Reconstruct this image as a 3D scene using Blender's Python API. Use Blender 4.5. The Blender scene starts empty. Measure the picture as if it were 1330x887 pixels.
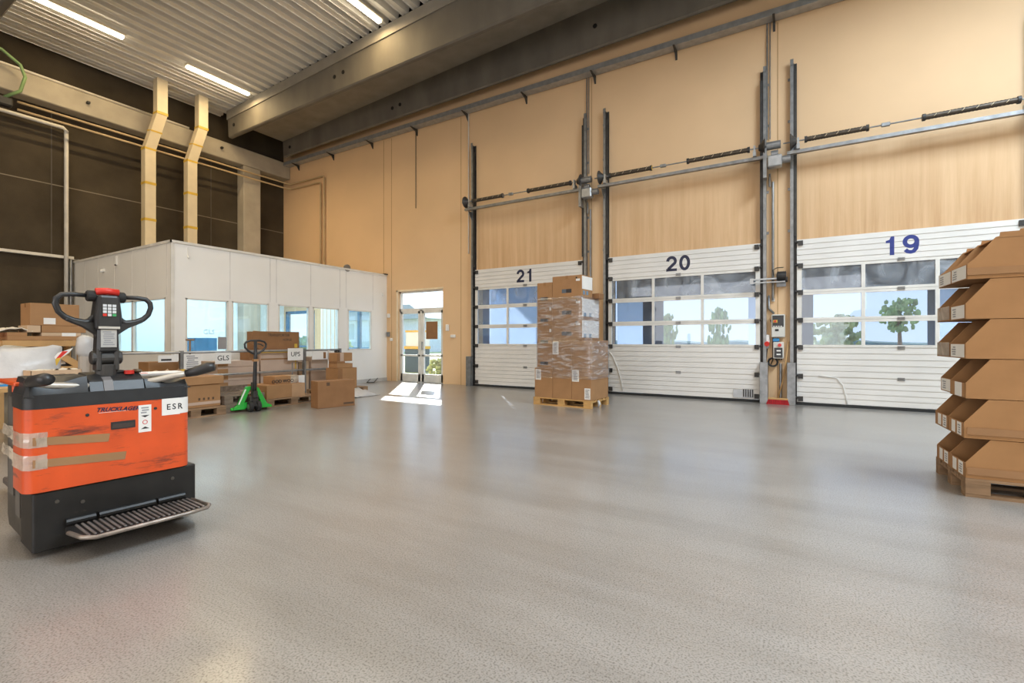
import bpy, bmesh, math, random
from mathutils import Matrix, Vector, noise
random.seed(7)
S = bpy.context.scene
COL = S.collection
R = math.radians
PI = math.pi

# ------------------------------------------------------------------ camera
cam_d = bpy.data.cameras.new('camera')
cam_d.sensor_width = 36.0
cam_d.lens = 36.0 * 619.0 / 1330.0
cam_d.clip_start = 0.05
cam_d.clip_end = 300
cam = bpy.data.objects.new('camera', cam_d)
COL.objects.link(cam)
cam.location = (0, 0, 1.2)
cam.rotation_euler = (R(90), 0, math.atan2(370, 619))
S.camera = cam

# ------------------------------------------------------------------ view, world, lights
S.view_settings.view_transform = 'Standard'
S.view_settings.look = 'None'
S.view_settings.exposure = 0.0
S.view_settings.gamma = 1.0
S.view_settings.use_curve_mapping = False
S.cycles.max_bounces = 8
S.cycles.transparent_max_bounces = 16
S.cycles.diffuse_bounces = 5
S.cycles.glossy_bounces = 4
S.cycles.sample_clamp_indirect = 6.0
S.cycles.use_denoising = True
S.cycles.caustics_reflective = False
S.cycles.caustics_refractive = False

SKY = 2.2
SUN = 11.0
LAMP_W = 72.0
HALL_W = 140.0
COOL_W = 1600.0

w = bpy.data.worlds.new('sky')
S.world = w
w.use_nodes = True
nt = w.node_tree
bg = nt.nodes['Background']
tc = nt.nodes.new('ShaderNodeTexCoord')
sx = nt.nodes.new('ShaderNodeSeparateXYZ')
rp = nt.nodes.new('ShaderNodeValToRGB')
rp.color_ramp.elements[0].position = 0.0
rp.color_ramp.elements[0].color = (0.80, 0.87, 0.96, 1)
rp.color_ramp.elements[1].position = 0.5
rp.color_ramp.elements[1].color = (0.36, 0.58, 0.92, 1)
nt.links.new(tc.outputs['Generated'], sx.inputs[0])
nt.links.new(sx.outputs['Z'], rp.inputs[0])
nt.links.new(rp.outputs[0], bg.inputs['Color'])
bg.inputs['Strength'].default_value = SKY

def sun_light():
    d = bpy.data.lights.new('sun', 'SUN')
    d.energy = SUN
    d.angle = R(0.8)
    d.color = (1.0, 0.95, 0.86)
    o = bpy.data.objects.new('sun', d)
    COL.objects.link(o)
    el = R(29)
    v = Vector((0.62 * math.cos(el), -0.78 * math.cos(el), -math.sin(el)))
    o.rotation_euler = v.to_track_quat('-Z', 'Y').to_euler()
sun_light()

def area(name, loc, size, watt, color, rot=(0, 0, 0), spread=180):
    d = bpy.data.lights.new(name, 'AREA')
    d.shape = 'RECTANGLE'
    d.size, d.size_y = size
    d.energy = watt
    d.color = color
    d.spread = R(spread)
    o = bpy.data.objects.new(name, d)
    COL.objects.link(o)
    o.location = loc
    o.rotation_euler = rot
    return o
WARM = (1.0, 0.76, 0.40)
NEUT = (1.0, 0.93, 0.84)
COOL = (0.70, 0.86, 1.0)
# luminaire rows of the part of the hall that lies outside the picture
for x, col in ((-9.5, WARM), (-4.5, NEUT), (1.0, NEUT), (5.5, NEUT)):
    for y in (0.8, -5.0):
        area('hall_luminaires', (x, y, 8.2 + 0.05 * (x + 16)), (2.0, 4.6), HALL_W, col)
# added cool fill above the right-hand bays, whitens the door wall there
area('right_bay_fill', (4.6, 4.6, 9.0), (3.0, 5.5), COOL_W, COOL)
# added broad fill light in front of the closed rear wall
area('rear_fill', (-3.0, -8.7, 2.6), (12.0, 4.0), 520, (0.93, 0.95, 1.0), (R(90), 0, 0))

# ------------------------------------------------------------------ helpers
MATS = {}
def mat(name, col, rough=0.6, metal=0.0, var=0.10, vs=4.0, bump=0.0, bs=60.0, stretch=(1, 1, 1), spec=0.5, emit=None, estr=0.0, coat=0.0):
    if name in MATS:
        return MATS[name]
    m = bpy.data.materials.new(name)
    m.use_nodes = True
    n = m.node_tree.nodes
    l = m.node_tree.links
    b = n['Principled BSDF']
    b.inputs['Roughness'].default_value = rough
    b.inputs['Metallic'].default_value = metal
    b.inputs['Specular IOR Level'].default_value = spec
    b.inputs['Coat Weight'].default_value = coat
    t = n.new('ShaderNodeTexCoord')
    mp = n.new('ShaderNodeMapping')
    mp.inputs['Scale'].default_value = stretch
    l.new(t.outputs['Object'], mp.inputs[0])
    nz = n.new('ShaderNodeTexNoise')
    nz.inputs['Scale'].default_value = vs
    nz.inputs['Detail'].default_value = 5
    l.new(mp.outputs[0], nz.inputs['Vector'])
    r = n.new('ShaderNodeValToRGB')
    r.color_ramp.elements[0].position = 0.3
    r.color_ramp.elements[1].position = 0.7
    r.color_ramp.elements[0].color = (*[c * (1 - var) for c in col], 1)
    r.color_ramp.elements[1].color = (*[min(1, c * (1 + var)) for c in col], 1)
    l.new(nz.outputs['Fac'], r.inputs[0])
    l.new(r.outputs[0], b.inputs['Base Color'])
    if bump:
        n2 = n.new('ShaderNodeTexNoise')
        n2.inputs['Scale'].default_value = bs
        n2.inputs['Detail'].default_value = 4
        l.new(mp.outputs[0], n2.inputs['Vector'])
        bp = n.new('ShaderNodeBump')
        bp.inputs['Strength'].default_value = bump
        bp.inputs['Distance'].default_value = 0.01
        l.new(n2.outputs['Fac'], bp.inputs['Height'])
        l.new(bp.outputs[0], b.inputs['Normal'])
    if emit:
        b.inputs['Emission Color'].default_value = (*emit, 1)
        b.inputs['Emission Strength'].default_value = estr
    MATS[name] = m
    return m

def glass(name, tint, gloss=0.10, haze=0.06, hazecol=(0.8, 0.85, 0.9), smear=0.0, rough=0.03):
    m = bpy.data.materials.new(name)
    m.use_nodes = True
    n = m.node_tree.nodes
    l = m.node_tree.links
    n.clear()
    out = n.new('ShaderNodeOutputMaterial')
    tr = n.new('ShaderNodeBsdfTransparent')
    tr.inputs[0].default_value = (*tint, 1)
    gl = n.new('ShaderNodeBsdfGlossy')
    gl.inputs['Roughness'].default_value = rough
    df = n.new('ShaderNodeBsdfDiffuse')
    df.inputs[0].default_value = (*hazecol, 1)
    m1 = n.new('ShaderNodeMixShader')
    m2 = n.new('ShaderNodeMixShader')
    m1.inputs[0].default_value = gloss
    l.new(tr.outputs[0], m1.inputs[1])
    l.new(gl.outputs[0], m1.inputs[2])
    l.new(m1.outputs[0], m2.inputs[1])
    l.new(df.outputs[0], m2.inputs[2])
    m2.inputs[0].default_value = haze
    if smear:
        t = n.new('ShaderNodeTexCoord')
        nz = n.new('ShaderNodeTexNoise')
        nz.inputs['Scale'].default_value = 1.6
        nz.inputs['Detail'].default_value = 6
        nz.inputs['Distortion'].default_value = 2.4
        l.new(t.outputs['Object'], nz.inputs['Vector'])
        mr = n.new('ShaderNodeMapRange')
        mr.inputs['From Min'].default_value = 0.4
        mr.inputs['From Max'].default_value = 0.75
        mr.inputs['To Min'].default_value = haze
        mr.inputs['To Max'].default_value = haze + smear
        l.new(nz.outputs['Fac'], mr.inputs['Value'])
        l.new(mr.outputs[0], m2.inputs[0])
    l.new(m2.outputs[0], out.inputs[0])
    MATS[name] = m
    return m

class MB:
    """collects shapes; build() links them as one mesh"""
    def __init__(s):
        s.v = []; s.f = []
    def add(s, vs, fs):
        k = len(s.v)
        s.v += [tuple(v) for v in vs]
        s.f += [tuple(i + k for i in f) for f in fs]
        return s
    def box(s, x0, x1, y0, y1, z0, z1, M=None):
        vs = [Vector((x, y, z)) for z in (z0, z1) for y in (y0, y1) for x in (x0, x1)]
        if M: vs = [M @ v for v in vs]
        return s.add(vs, [(0, 2, 3, 1), (4, 5, 7, 6), (0, 1, 5, 4), (2, 6, 7, 3), (0, 4, 6, 2), (1, 3, 7, 5)])
    def prism(s, poly, lo, hi, axis='y', M=None):
        """poly in the two other axes: axis y -> (x,z), axis x -> (y,z), axis z -> (x,y)"""
        def P(a, b, c):
            return {'y': (a, c, b), 'x': (c, a, b), 'z': (a, b, c)}[axis]
        n = len(poly)
        vs = [Vector(P(a, b, lo)) for a, b in poly] + [Vector(P(a, b, hi)) for a, b in poly]
        if M: vs = [M @ v for v in vs]
        fs = [(i, (i + 1) % n, n + (i + 1) % n, n + i) for i in range(n)]
        fs += [tuple(range(n))[::-1], tuple(range(n, 2 * n))]
        return s.add(vs, fs)
    def tube(s, pts, r, n=8, closed=False, cap=True, flat=1.0):
        pts = [Vector(p) for p in pts]
        m = len(pts)
        rs = r if isinstance(r, (list, tuple)) else [r] * m
        rings = []
        up = None
        for i, p in enumerate(pts):
            a = pts[i - 1] if (i > 0 or closed) else p
            b = pts[(i + 1) % m] if (i < m - 1 or closed) else p
            t = (b - a).normalized() if (b - a).length > 1e-9 else Vector((0, 0, 1))
            if up is None:
                up = Vector((0, 0, 1)) if abs(t.z) < 0.9 else Vector((1, 0, 0))
            u = (up - t * up.dot(t))
            u = u.normalized() if u.length > 1e-6 else t.orthogonal().normalized()
            up = u
            v = t.cross(u)
            rings.append([p + (u * math.cos(2 * PI * k / n) + v * math.sin(2 * PI * k / n) * flat) * rs[i] for k in range(n)])
        vs = [q for rg in rings for q in rg]
        fs = []
        for i in range(m if closed else m - 1):
            j = (i + 1) % m
            for k in range(n):
                k2 = (k + 1) % n
                fs.append((i * n + k, i * n + k2, j * n + k2, j * n + k))
        if cap and not closed:
            fs.append(tuple(range(n))[::-1])
            fs.append(tuple((m - 1) * n + k for k in range(n)))
        return s.add(vs, fs)
    def cyl(s, p0, p1, r, n=16, r2=None):
        return s.tube([p0, p1], [r, r if r2 is None else r2], n)
    def build(s, name, m, parent=None, bevel=0.0, smooth=False, seg=1, loc=None, rz=0.0):
        me = bpy.data.meshes.new(name)
        me.from_pydata(s.v, [], s.f)
        bm = bmesh.new()
        bm.from_mesh(me)
        bmesh.ops.recalc_face_normals(bm, faces=bm.faces)
        bm.to_mesh(me)
        bm.free()
        me.materials.append(m)
        o = bpy.data.objects.new(name, me)
        COL.objects.link(o)
        if parent: o.parent = parent
        if loc: o.location = loc
        if rz: o.rotation_euler = (0, 0, rz)
        if smooth:
            for p in me.polygons: p.use_smooth = True
            if smooth == 'auto':
                md = o.modifiers.new('split', 'EDGE_SPLIT')
                md.split_angle = R(35)
        if bevel:
            md = o.modifiers.new('edge', 'BEVEL')
            md.width = bevel
            md.segments = seg
            md.limit_method = 'ANGLE'
        return o

def tag(o, label, cat, group=None, kind=None):
    o['label'] = label
    o['category'] = cat
    if group: o['group'] = group
    if kind: o['kind'] = kind
    return o
def thing(name, label, cat, loc=(0, 0, 0), rz=0.0, group=None):
    o = bpy.data.objects.new(name, None)
    o.empty_display_size = 0.1
    COL.objects.link(o)
    o.location = loc
    o.rotation_euler = (0, 0, rz)
    return tag(o, label, cat, group)
def struct(o):
    o['kind'] = 'structure'
    return o
def dup(o, parent=None):
    c = o.copy()
    COL.objects.link(c)
    c.parent = parent
    for ch in list(o.children): dup(ch, c)
    return c
def text(body, size, m, M, parent=None, name='lettering', bold=0.0, width=1.0, shear=0.0, spacing=1.0, align='CENTER'):
    cu = bpy.data.curves.new('lettering', 'FONT')
    cu.body = body
    cu.size = size
    cu.extrude = 0.0004
    cu.offset = bold
    cu.shear = shear
    cu.space_character = spacing
    cu.align_x = align
    cu.align_y = 'CENTER'
    cu.resolution_u = 3
    t = bpy.data.objects.new('t', cu)
    COL.objects.link(t)
    dg = bpy.context.evaluated_depsgraph_get()
    me = bpy.data.meshes.new_from_object(t.evaluated_get(dg))
    bpy.data.objects.remove(t)
    me.materials.clear()
    me.materials.append(m)
    me.transform(M @ Matrix.Diagonal((width, 1, 1, 1)))
    o = bpy.data.objects.new(name, me)
    COL.objects.link(o)
    if parent: o.parent = parent
    return o
def face_ny(x, y, z, rot=0.0):   # writing on a face that looks towards -Y
    return Matrix.Translation((x, y, z)) @ Matrix.Rotation(R(90), 4, 'X') @ Matrix.Rotation(rot, 4, 'Z')
def face_px(x, y, z):            # writing on a face that looks towards +X
    return Matrix.Translation((x, y, z)) @ Matrix.Rotation(R(90), 4, 'Z') @ Matrix.Rotation(R(90), 4, 'X')

# ------------------------------------------------------------------ materials
def floor_mat():
    m = mat('floor_resin', (0.300, 0.281, 0.262), 0.30, var=0.10, vs=0.7, spec=0.6, coat=0.50)
    n = m.node_tree.nodes; l = m.node_tree.links
    b = n['Principled BSDF']
    t = n['Texture Coordinate']
    b.inputs['Coat Roughness'].default_value = 0.17
    sp = n.new('ShaderNodeTexNoise'); sp.inputs['Scale'].default_value = 120; sp.inputs['Detail'].default_value = 3
    l.new(t.outputs['Object'], sp.inputs['Vector'])
    rr = n.new('ShaderNodeValToRGB')
    rr.color_ramp.elements[0].position = 0.34; rr.color_ramp.elements[0].color = (0.52, 0.50, 0.48, 1)
    rr.color_ramp.elements[1].position = 0.52; rr.color_ramp.elements[1].color = (1.05, 1.05, 1.05, 1)
    l.new(sp.outputs['Fac'], rr.inputs[0])
    # long scuffs
    mp = n.new('ShaderNodeMapping'); mp.inputs['Scale'].default_value = (0.25, 1.6, 1); mp.inputs['Rotation'].default_value = (0, 0, 0.5)
    l.new(t.outputs['Object'], mp.inputs[0])
    sc = n.new('ShaderNodeTexNoise'); sc.inputs['Scale'].default_value = 1.3; sc.inputs['Detail'].default_value = 7; sc.inputs['Roughness'].default_value = 0.65
    l.new(mp.outputs[0], sc.inputs['Vector'])
    r3 = n.new('ShaderNodeValToRGB')
    r3.color_ramp.elements[0].position = 0.30; r3.color_ramp.elements[0].color = (0.78, 0.76, 0.73, 1)
    r3.color_ramp.elements[1].position = 0.55; r3.color_ramp.elements[1].color = (1, 1, 1, 1)
    l.new(sc.outputs['Fac'], r3.inputs[0])
    base = n['Color Ramp'].outputs[0]
    mx = n.new('ShaderNodeMix'); mx.data_type = 'RGBA'; mx.blend_type = 'MULTIPLY'; mx.inputs[0].default_value = 1
    l.new(base, mx.inputs[6]); l.new(rr.outputs[0], mx.inputs[7])
    mx2 = n.new('ShaderNodeMix'); mx2.data_type = 'RGBA'; mx2.blend_type = 'MULTIPLY'; mx2.inputs[0].default_value = 1
    l.new(mx.outputs[2], mx2.inputs[6]); l.new(r3.outputs[0], mx2.inputs[7])
    l.new(mx2.outputs[2], b.inputs['Base Color'])
    bn = n.new('ShaderNodeTexNoise'); bn.inputs['Scale'].default_value = 60; bn.inputs['Detail'].default_value = 2
    l.new(t.outputs['Object'], bn.inputs['Vector'])
    bp = n.new('ShaderNodeBump'); bp.inputs['Strength'].default_value = 0.35; bp.inputs['Distance'].default_value = 0.003
    l.new(bn.outputs['Fac'], bp.inputs['Height'])
    l.new(bp.outputs[0], b.inputs['Normal'])
    mr = n.new('ShaderNodeMapRange'); mr.inputs['To Min'].default_value = 0.24; mr.inputs['To Max'].default_value = 0.42
    l.new(sc.outputs['Fac'], mr.inputs['Value'])
    l.new(mr.outputs[0], b.inputs['Roughness'])
    return m
FLOOR = floor_mat()

def wall_mat():
    m = mat('ochre_paint', (0.73, 0.500, 0.295), 0.62, var=0.06, vs=0.5, spec=0.25)
    n = m.node_tree.nodes; l = m.node_tree.links
    b = n['Principled BSDF']; t = n['Texture Coordinate']
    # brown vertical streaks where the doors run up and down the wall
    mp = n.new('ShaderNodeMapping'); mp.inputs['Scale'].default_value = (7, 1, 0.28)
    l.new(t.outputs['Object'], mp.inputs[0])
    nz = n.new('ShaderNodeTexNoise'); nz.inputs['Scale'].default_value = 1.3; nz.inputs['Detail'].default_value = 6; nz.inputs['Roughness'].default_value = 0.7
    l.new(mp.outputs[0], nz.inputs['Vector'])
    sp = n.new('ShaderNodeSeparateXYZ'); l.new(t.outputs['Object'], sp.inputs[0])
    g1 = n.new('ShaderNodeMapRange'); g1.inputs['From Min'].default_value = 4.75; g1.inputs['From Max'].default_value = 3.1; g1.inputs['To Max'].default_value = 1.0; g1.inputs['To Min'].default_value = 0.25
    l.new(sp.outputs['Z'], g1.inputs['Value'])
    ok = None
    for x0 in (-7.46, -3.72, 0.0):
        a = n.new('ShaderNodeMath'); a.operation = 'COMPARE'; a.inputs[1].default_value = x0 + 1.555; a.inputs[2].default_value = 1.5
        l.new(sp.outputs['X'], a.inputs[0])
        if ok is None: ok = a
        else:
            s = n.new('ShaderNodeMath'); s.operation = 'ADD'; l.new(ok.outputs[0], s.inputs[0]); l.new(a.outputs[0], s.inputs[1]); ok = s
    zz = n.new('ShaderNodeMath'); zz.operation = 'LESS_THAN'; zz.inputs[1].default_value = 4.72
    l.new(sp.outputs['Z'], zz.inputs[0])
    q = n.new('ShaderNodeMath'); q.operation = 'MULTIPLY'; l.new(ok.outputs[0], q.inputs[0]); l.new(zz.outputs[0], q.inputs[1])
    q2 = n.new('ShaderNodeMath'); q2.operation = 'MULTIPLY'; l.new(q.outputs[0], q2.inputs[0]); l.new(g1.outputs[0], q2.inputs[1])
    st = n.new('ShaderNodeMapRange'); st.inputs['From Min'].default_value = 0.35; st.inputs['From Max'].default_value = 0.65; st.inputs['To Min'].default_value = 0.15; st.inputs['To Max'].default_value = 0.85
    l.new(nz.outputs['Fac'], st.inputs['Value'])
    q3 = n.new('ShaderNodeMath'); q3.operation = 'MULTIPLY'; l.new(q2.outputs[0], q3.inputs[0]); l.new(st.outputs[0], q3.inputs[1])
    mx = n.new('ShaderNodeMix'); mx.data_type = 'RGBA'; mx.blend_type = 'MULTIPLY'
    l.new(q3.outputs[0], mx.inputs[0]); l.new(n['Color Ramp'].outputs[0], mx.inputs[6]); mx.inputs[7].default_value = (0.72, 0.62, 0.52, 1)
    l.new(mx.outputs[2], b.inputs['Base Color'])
    return m
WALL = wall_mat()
DARKWALL = mat('dark_wood_wool_board', (0.062, 0.048, 0.032), 0.9, var=0.25, vs=1.2, bump=0.5, bs=70, spec=0.15)
CREAM = mat('cream_wall', (0.70, 0.60, 0.46), 0.7)
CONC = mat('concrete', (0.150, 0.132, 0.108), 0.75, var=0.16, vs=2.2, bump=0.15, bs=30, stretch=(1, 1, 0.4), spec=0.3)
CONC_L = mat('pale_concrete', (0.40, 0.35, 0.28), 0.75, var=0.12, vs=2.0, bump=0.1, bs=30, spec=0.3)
SHEET = mat('ceiling_sheet', (0.72, 0.69, 0.63), 0.38, 0.15, var=0.05, vs=1.0)
WHITE = mat('door_white', (0.74, 0.72, 0.69), 0.42, var=0.05, vs=1.5)
WHITE2 = mat('panel_white', (0.86, 0.85, 0.83), 0.45, var=0.03, vs=1.0)
FRAMEW = mat('frame_white', (0.72, 0.70, 0.66), 0.4)
ALU = mat('aluminium', (0.62, 0.61, 0.58), 0.35, 0.6)
GALV = mat('galvanised_steel', (0.26, 0.265, 0.27), 0.42, 0.75, var=0.22, vs=9)
GALV_L = mat('bright_galvanised_steel', (0.40, 0.41, 0.42), 0.38, 0.6, var=0.15, vs=9)
DSTEEL = mat('dark_steel', (0.045, 0.042, 0.040), 0.5, 0.3, var=0.3, vs=8)
SPRING = mat('oiled_spring_steel', (0.075, 0.058, 0.042), 0.45, 0.5, var=0.35, vs=12)
BLACK = mat('black_plastic', (0.022, 0.022, 0.024), 0.38, var=0.3, vs=6)
RUBBER = mat('black_rubber', (0.018, 0.018, 0.018), 0.75)
NAVY = mat('navy_print', (0.012, 0.016, 0.05), 0.5)
BLUEP = mat('blue_print', (0.015, 0.030, 0.20), 0.5)
INK = mat('black_ink', (0.02, 0.02, 0.022), 0.6)
INKB = mat('brown_ink', (0.10, 0.055, 0.03), 0.7)
PAPER = mat('white_paper', (0.80, 0.79, 0.77), 0.7, var=0.03)
GREYP = mat('grey_print', (0.32, 0.32, 0.34), 0.7)
REDP = mat('red_plastic', (0.62, 0.03, 0.02), 0.35)
YEL = mat('yellow_tape', (0.62, 0.40, 0.05), 0.5)
ORANGE = mat('truck_orange', (0.68, 0.085, 0.015), 0.36, var=0.12, vs=5, coat=0.2)
def scuff(m, dark, lo=0.60, hi=0.70, scale=3.0, stretch=(0.5, 0.5, 3.0)):
    n = m.node_tree.nodes; l = m.node_tree.links; b = n['Principled BSDF']; t = n['Texture Coordinate']
    mp = n.new('ShaderNodeMapping'); mp.inputs['Scale'].default_value = stretch; l.new(t.outputs['Object'], mp.inputs[0])
    nz = n.new('ShaderNodeTexNoise'); nz.inputs['Scale'].default_value = scale; nz.inputs['Detail'].default_value = 9; nz.inputs['Roughness'].default_value = 0.72
    l.new(mp.outputs[0], nz.inputs['Vector'])
    mr = n.new('ShaderNodeMapRange'); mr.inputs['From Min'].default_value = lo; mr.inputs['From Max'].default_value = hi; l.new(nz.outputs['Fac'], mr.inputs['Value'])
    mx = n.new('ShaderNodeMix'); mx.data_type = 'RGBA'; l.new(mr.outputs[0], mx.inputs[0])
    l.new(n['Color Ramp'].outputs[0], mx.inputs[6]); mx.inputs[7].default_value = (*dark, 1)
    l.new(mx.outputs[2], b.inputs['Base Color'])
scuff(ORANGE, (0.12, 0.03, 0.02), 0.55, 0.66, 3.2, (.7, .7, 4.0))
SKIRT = mat('scuffed_black_steel', (0.017, 0.016, 0.016), 0.42, 0.3, var=0.3, vs=6)
scuff(SKIRT, (0.13, 0.10, 0.075), 0.58, 0.75, 3.0, (1, 1, 2))
CHASSIS = mat('chassis_grey', (0.075, 0.066, 0.056), 0.5, 0.2, var=0.3, vs=5)
COVER = mat('cover_black', (0.020, 0.022, 0.026), 0.40, var=0.3, vs=6)
STEP = mat('worn_step_rubber', (0.16, 0.14, 0.13), 0.5, 0.2, var=0.4, vs=9)
CARD = mat('cardboard', (0.37, 0.205, 0.098), 0.78, var=0.07, vs=5, bump=0.05, bs=90, spec=0.2)
CARD_D = mat('brown_cardboard', (0.28, 0.145, 0.068), 0.78, var=0.08, vs=5, spec=0.2)
CARD_L = mat('pale_cardboard', (0.55, 0.40, 0.27), 0.78, var=0.06, vs=4, spec=0.2)
CARD_P = mat('pinkish_cardboard', (0.52, 0.39, 0.31), 0.7, var=0.06, vs=4, spec=0.3)
CARD_IN = mat('bin_cardboard', (0.38, 0.205, 0.092), 0.8, var=0.07, vs=5, spec=0.2)
TAPE = mat('brown_tape', (0.33, 0.18, 0.085), 0.25, var=0.08)
CTAPE = glass('clear_crumpled_tape', (0.92, 0.86, 0.78), 0.25, 0.25, (.75, .66, .54), smear=0.5, rough=0.15)
PINE = mat('pallet_pine', (0.55, 0.33, 0.13), 0.7, var=0.16, vs=3, stretch=(1, 6, 6), spec=0.2)
OLDWOOD = mat('weathered_pallet_wood', (0.27, 0.175, 0.105), 0.8, var=0.3, vs=3, stretch=(1, 6, 6), spec=0.2)
GREYWOOD = mat('grey_pallet_wood', (0.20, 0.155, 0.12), 0.8, var=0.3, vs=3, stretch=(1, 6, 6), spec=0.2)
LWOOD = mat('light_wood', (0.52, 0.31, 0.13), 0.6, var=0.12, vs=3, spec=0.3)
GREEN = mat('green_paint', (0.02, 0.42, 0.045), 0.35, var=0.1, coat=0.3)
GREEND = mat('green_pipe_paint', (0.16, 0.26, 0.10), 0.5)
PLASTIC = mat('white_polythene', (0.52, 0.52, 0.53), 0.32, var=0.10, vs=6, bump=0.5, bs=12)
PIPEW = mat('white_pipe', (0.66, 0.62, 0.56), 0.5)
PIPEB = mat('beige_pipe', (0.50, 0.36, 0.20), 0.5)
DUCT = mat('cream_cladding', (0.66, 0.56, 0.40), 0.55, var=0.05)
GLASSC = glass('door_glazing', (0.66, 0.72, 0.80), 0.07, 0.05, smear=0.0)
GLASSS = glass('smeared_door_glazing', (0.62, 0.70, 0.80), 0.07, 0.07, smear=0.30)
GLASSO = glass('office_glazing', (0.84, 0.95, 0.98), 0.10, 0.04)
GLASSP = glass('entrance_glazing', (0.97, 0.99, 1.0), 0.05, 0.03)
def film_mat():
    m = glass('stretch_film', (0.97, 0.97, 0.98), 0.08, 0.02, (0.9, 0.9, 0.92), smear=0.0, rough=0.22)
    n = m.node_tree.nodes; l = m.node_tree.links
    t = n.new('ShaderNodeTexCoord')
    mp = n.new('ShaderNodeMapping'); mp.inputs['Scale'].default_value = (1.2, 1.2, 6); mp.inputs['Rotation'].default_value = (0.25, 0.12, 0)
    l.new(t.outputs['Object'], mp.inputs[0])
    nz = n.new('ShaderNodeTexNoise'); nz.inputs['Scale'].default_value = 3.0; nz.inputs['Detail'].default_value = 6; nz.inputs['Distortion'].default_value = 1.2
    l.new(mp.outputs[0], nz.inputs['Vector'])
    mr = n.new('ShaderNodeMapRange'); mr.inputs['From Min'].default_value = 0.48; mr.inputs['From Max'].default_value = 0.78; mr.inputs['To Min'].default_value = 0.01; mr.inputs['To Max'].default_value = 0.32
    l.new(nz.outputs['Fac'], mr.inputs['Value'])
    for k in n:
        if k.type == 'MIX_SHADER' and k.inputs[2].links and k.inputs[2].links[0].from_node.type == 'BSDF_DIFFUSE':
            l.new(mr.outputs[0], k.inputs[0])
        if k.type == 'BSDF_GLOSSY':
            bp = n.new('ShaderNodeBump'); bp.inputs['Strength'].default_value = 0.6; bp.inputs['Distance'].default_value = 0.02
            l.new(nz.outputs['Fac'], bp.inputs['Height']); l.new(bp.outputs[0], k.inputs['Normal'])
    return m
FILM = film_mat()

# ------------------------------------------------------------------ room shell
WY = 10.60          # inner face of the door wall
XL, XR, YR = -16.0, 8.0, -9.0
struct(MB().box(XL - .3, XR + .3, YR - .3, WY + .22, -.25, 0).build('floor', FLOOR))

def wall_with_holes(x0, x1, z0, z1, y0, y1, holes):
    xs = sorted({x0, x1, *[h[0] for h in holes], *[h[1] for h in holes]})
    zs = sorted({z0, z1, *[h[2] for h in holes], *[h[3] for h in holes]})
    mb = MB()
    for a, b in zip(xs, xs[1:]):
        run = None
        for c, d in zip(zs, zs[1:]):
            cx, cz = (a + b) / 2, (c + d) / 2
            hole = any(h[0] < cx < h[1] and h[2] < cz < h[3] for h in holes)
            if hole:
                if run: mb.box(a, b, y0, y1, run[0], run[1]); run = None
            else:
                run = (run[0], d) if run else (c, d)
        if run: mb.box(a, b, y0, y1, run[0], run[1])
    return mb
DX = (-7.46, -3.72, 0.0)          # left edges of the three dock doors
PD = (-10.36, -8.62, 2.70)        # entrance opening
holes = [(x + .06, x + 3.05, 0, 3.08) for x in DX] + [(PD[0], PD[1], 0, PD[2])]
OW = [(-15.9, -14.25, .15, 2.28), (-12.85, -11.35, .95, 2.22)]
holes += OW
holes += [(3.74 + .06, 3.74 + 3.05, 0, 3.08)]
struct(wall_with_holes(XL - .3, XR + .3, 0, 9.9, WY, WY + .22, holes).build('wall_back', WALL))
struct(MB().box(XL - .3, XL, YR, WY, 0, 9.9).build('wall_left', DARKWALL))
struct(MB().box(XR, XR + .3, YR, WY, 0, 9.9).build('wall_right', CREAM))
struct(MB().box(XL - .3, XR + .3, YR - .3, YR, 0, 9.9).build('wall_front', CREAM))
# fourth dock door, outside the picture, closed with a plain leaf
struct(MB().box(3.74, 6.84, WY - .05, WY, 0, 3.13).build('door_5', WHITE))

# seams of the painted wall elements, thin brown strips
SEAM = mat('seam_filler', (0.42, 0.25, 0.11), 0.8)
for i, x in enumerate((-10.95, -10.62, -7.98, -4.15, -.32, 3.5)):
    struct(MB().box(x - .008, x + .008, WY - .002, WY + .01, 0, 7.4).build('trim_%d' % (i + 1), SEAM))

# seams of the dark boards
SEAM2 = mat('board_joint', (0.20, 0.165, 0.12), 0.8)
SEAM3 = mat('board_joint_dull', (0.085, 0.070, 0.055), 0.8)
struct(MB().box(XL, XL + .006, YR, WY, 5.12, 5.145).build('trim_20', SEAM2))
for i, y in enumerate((4.32, 8.1, 0.5)):
    struct(MB().box(XL, XL + .006, y - .012, y + .012, 3.3, 7.0).build('trim_%d' % (21 + i), SEAM3))
# white ledge on the dark wall
struct(MB().box(XL, XL + .12, YR, 4.72, 3.30, 3.37).build('trim_24', PIPEW, bevel=.005))

# roof: trapezoidal sheet with ribs running towards the door wall
def zr(x): return 8.42 + .055 * (x + 16)
def corrugated():
    pts = []
    x = XL - .2
    p = .33
    while x < XR + .3:
        b = zr(x)
        pts += [(x, b), (x + .055, b + .012), (x + .07, b + .012), (x + .085, b), (x + .15, b), (x + .18, b + .15), (x + .29, b + .15), (x + .325, b)]
        x += p
    mb = MB()
    y0, y1 = YR - .2, 8.33
    n = len(pts)
    vs = [(a, y0, z) for a, z in pts] + [(a, y1, z) for a, z in pts] + [(a, y0, z + .012) for a, z in pts] + [(a, y1, z + .012) for a, z in pts]
    fs = []
    for i in range(n - 1):
        fs.append((i, i + 1, n + i + 1, n + i))
        fs.append((2 * n + i, 3 * n + i, 3 * n + i + 1, 2 * n + i + 1))
        fs.append((n + i, n + i + 1, 3 * n + i + 1, 3 * n + i))
    mb.add(vs, fs)
    return mb
struct(corrugated().build('ceiling', SHEET))
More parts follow.
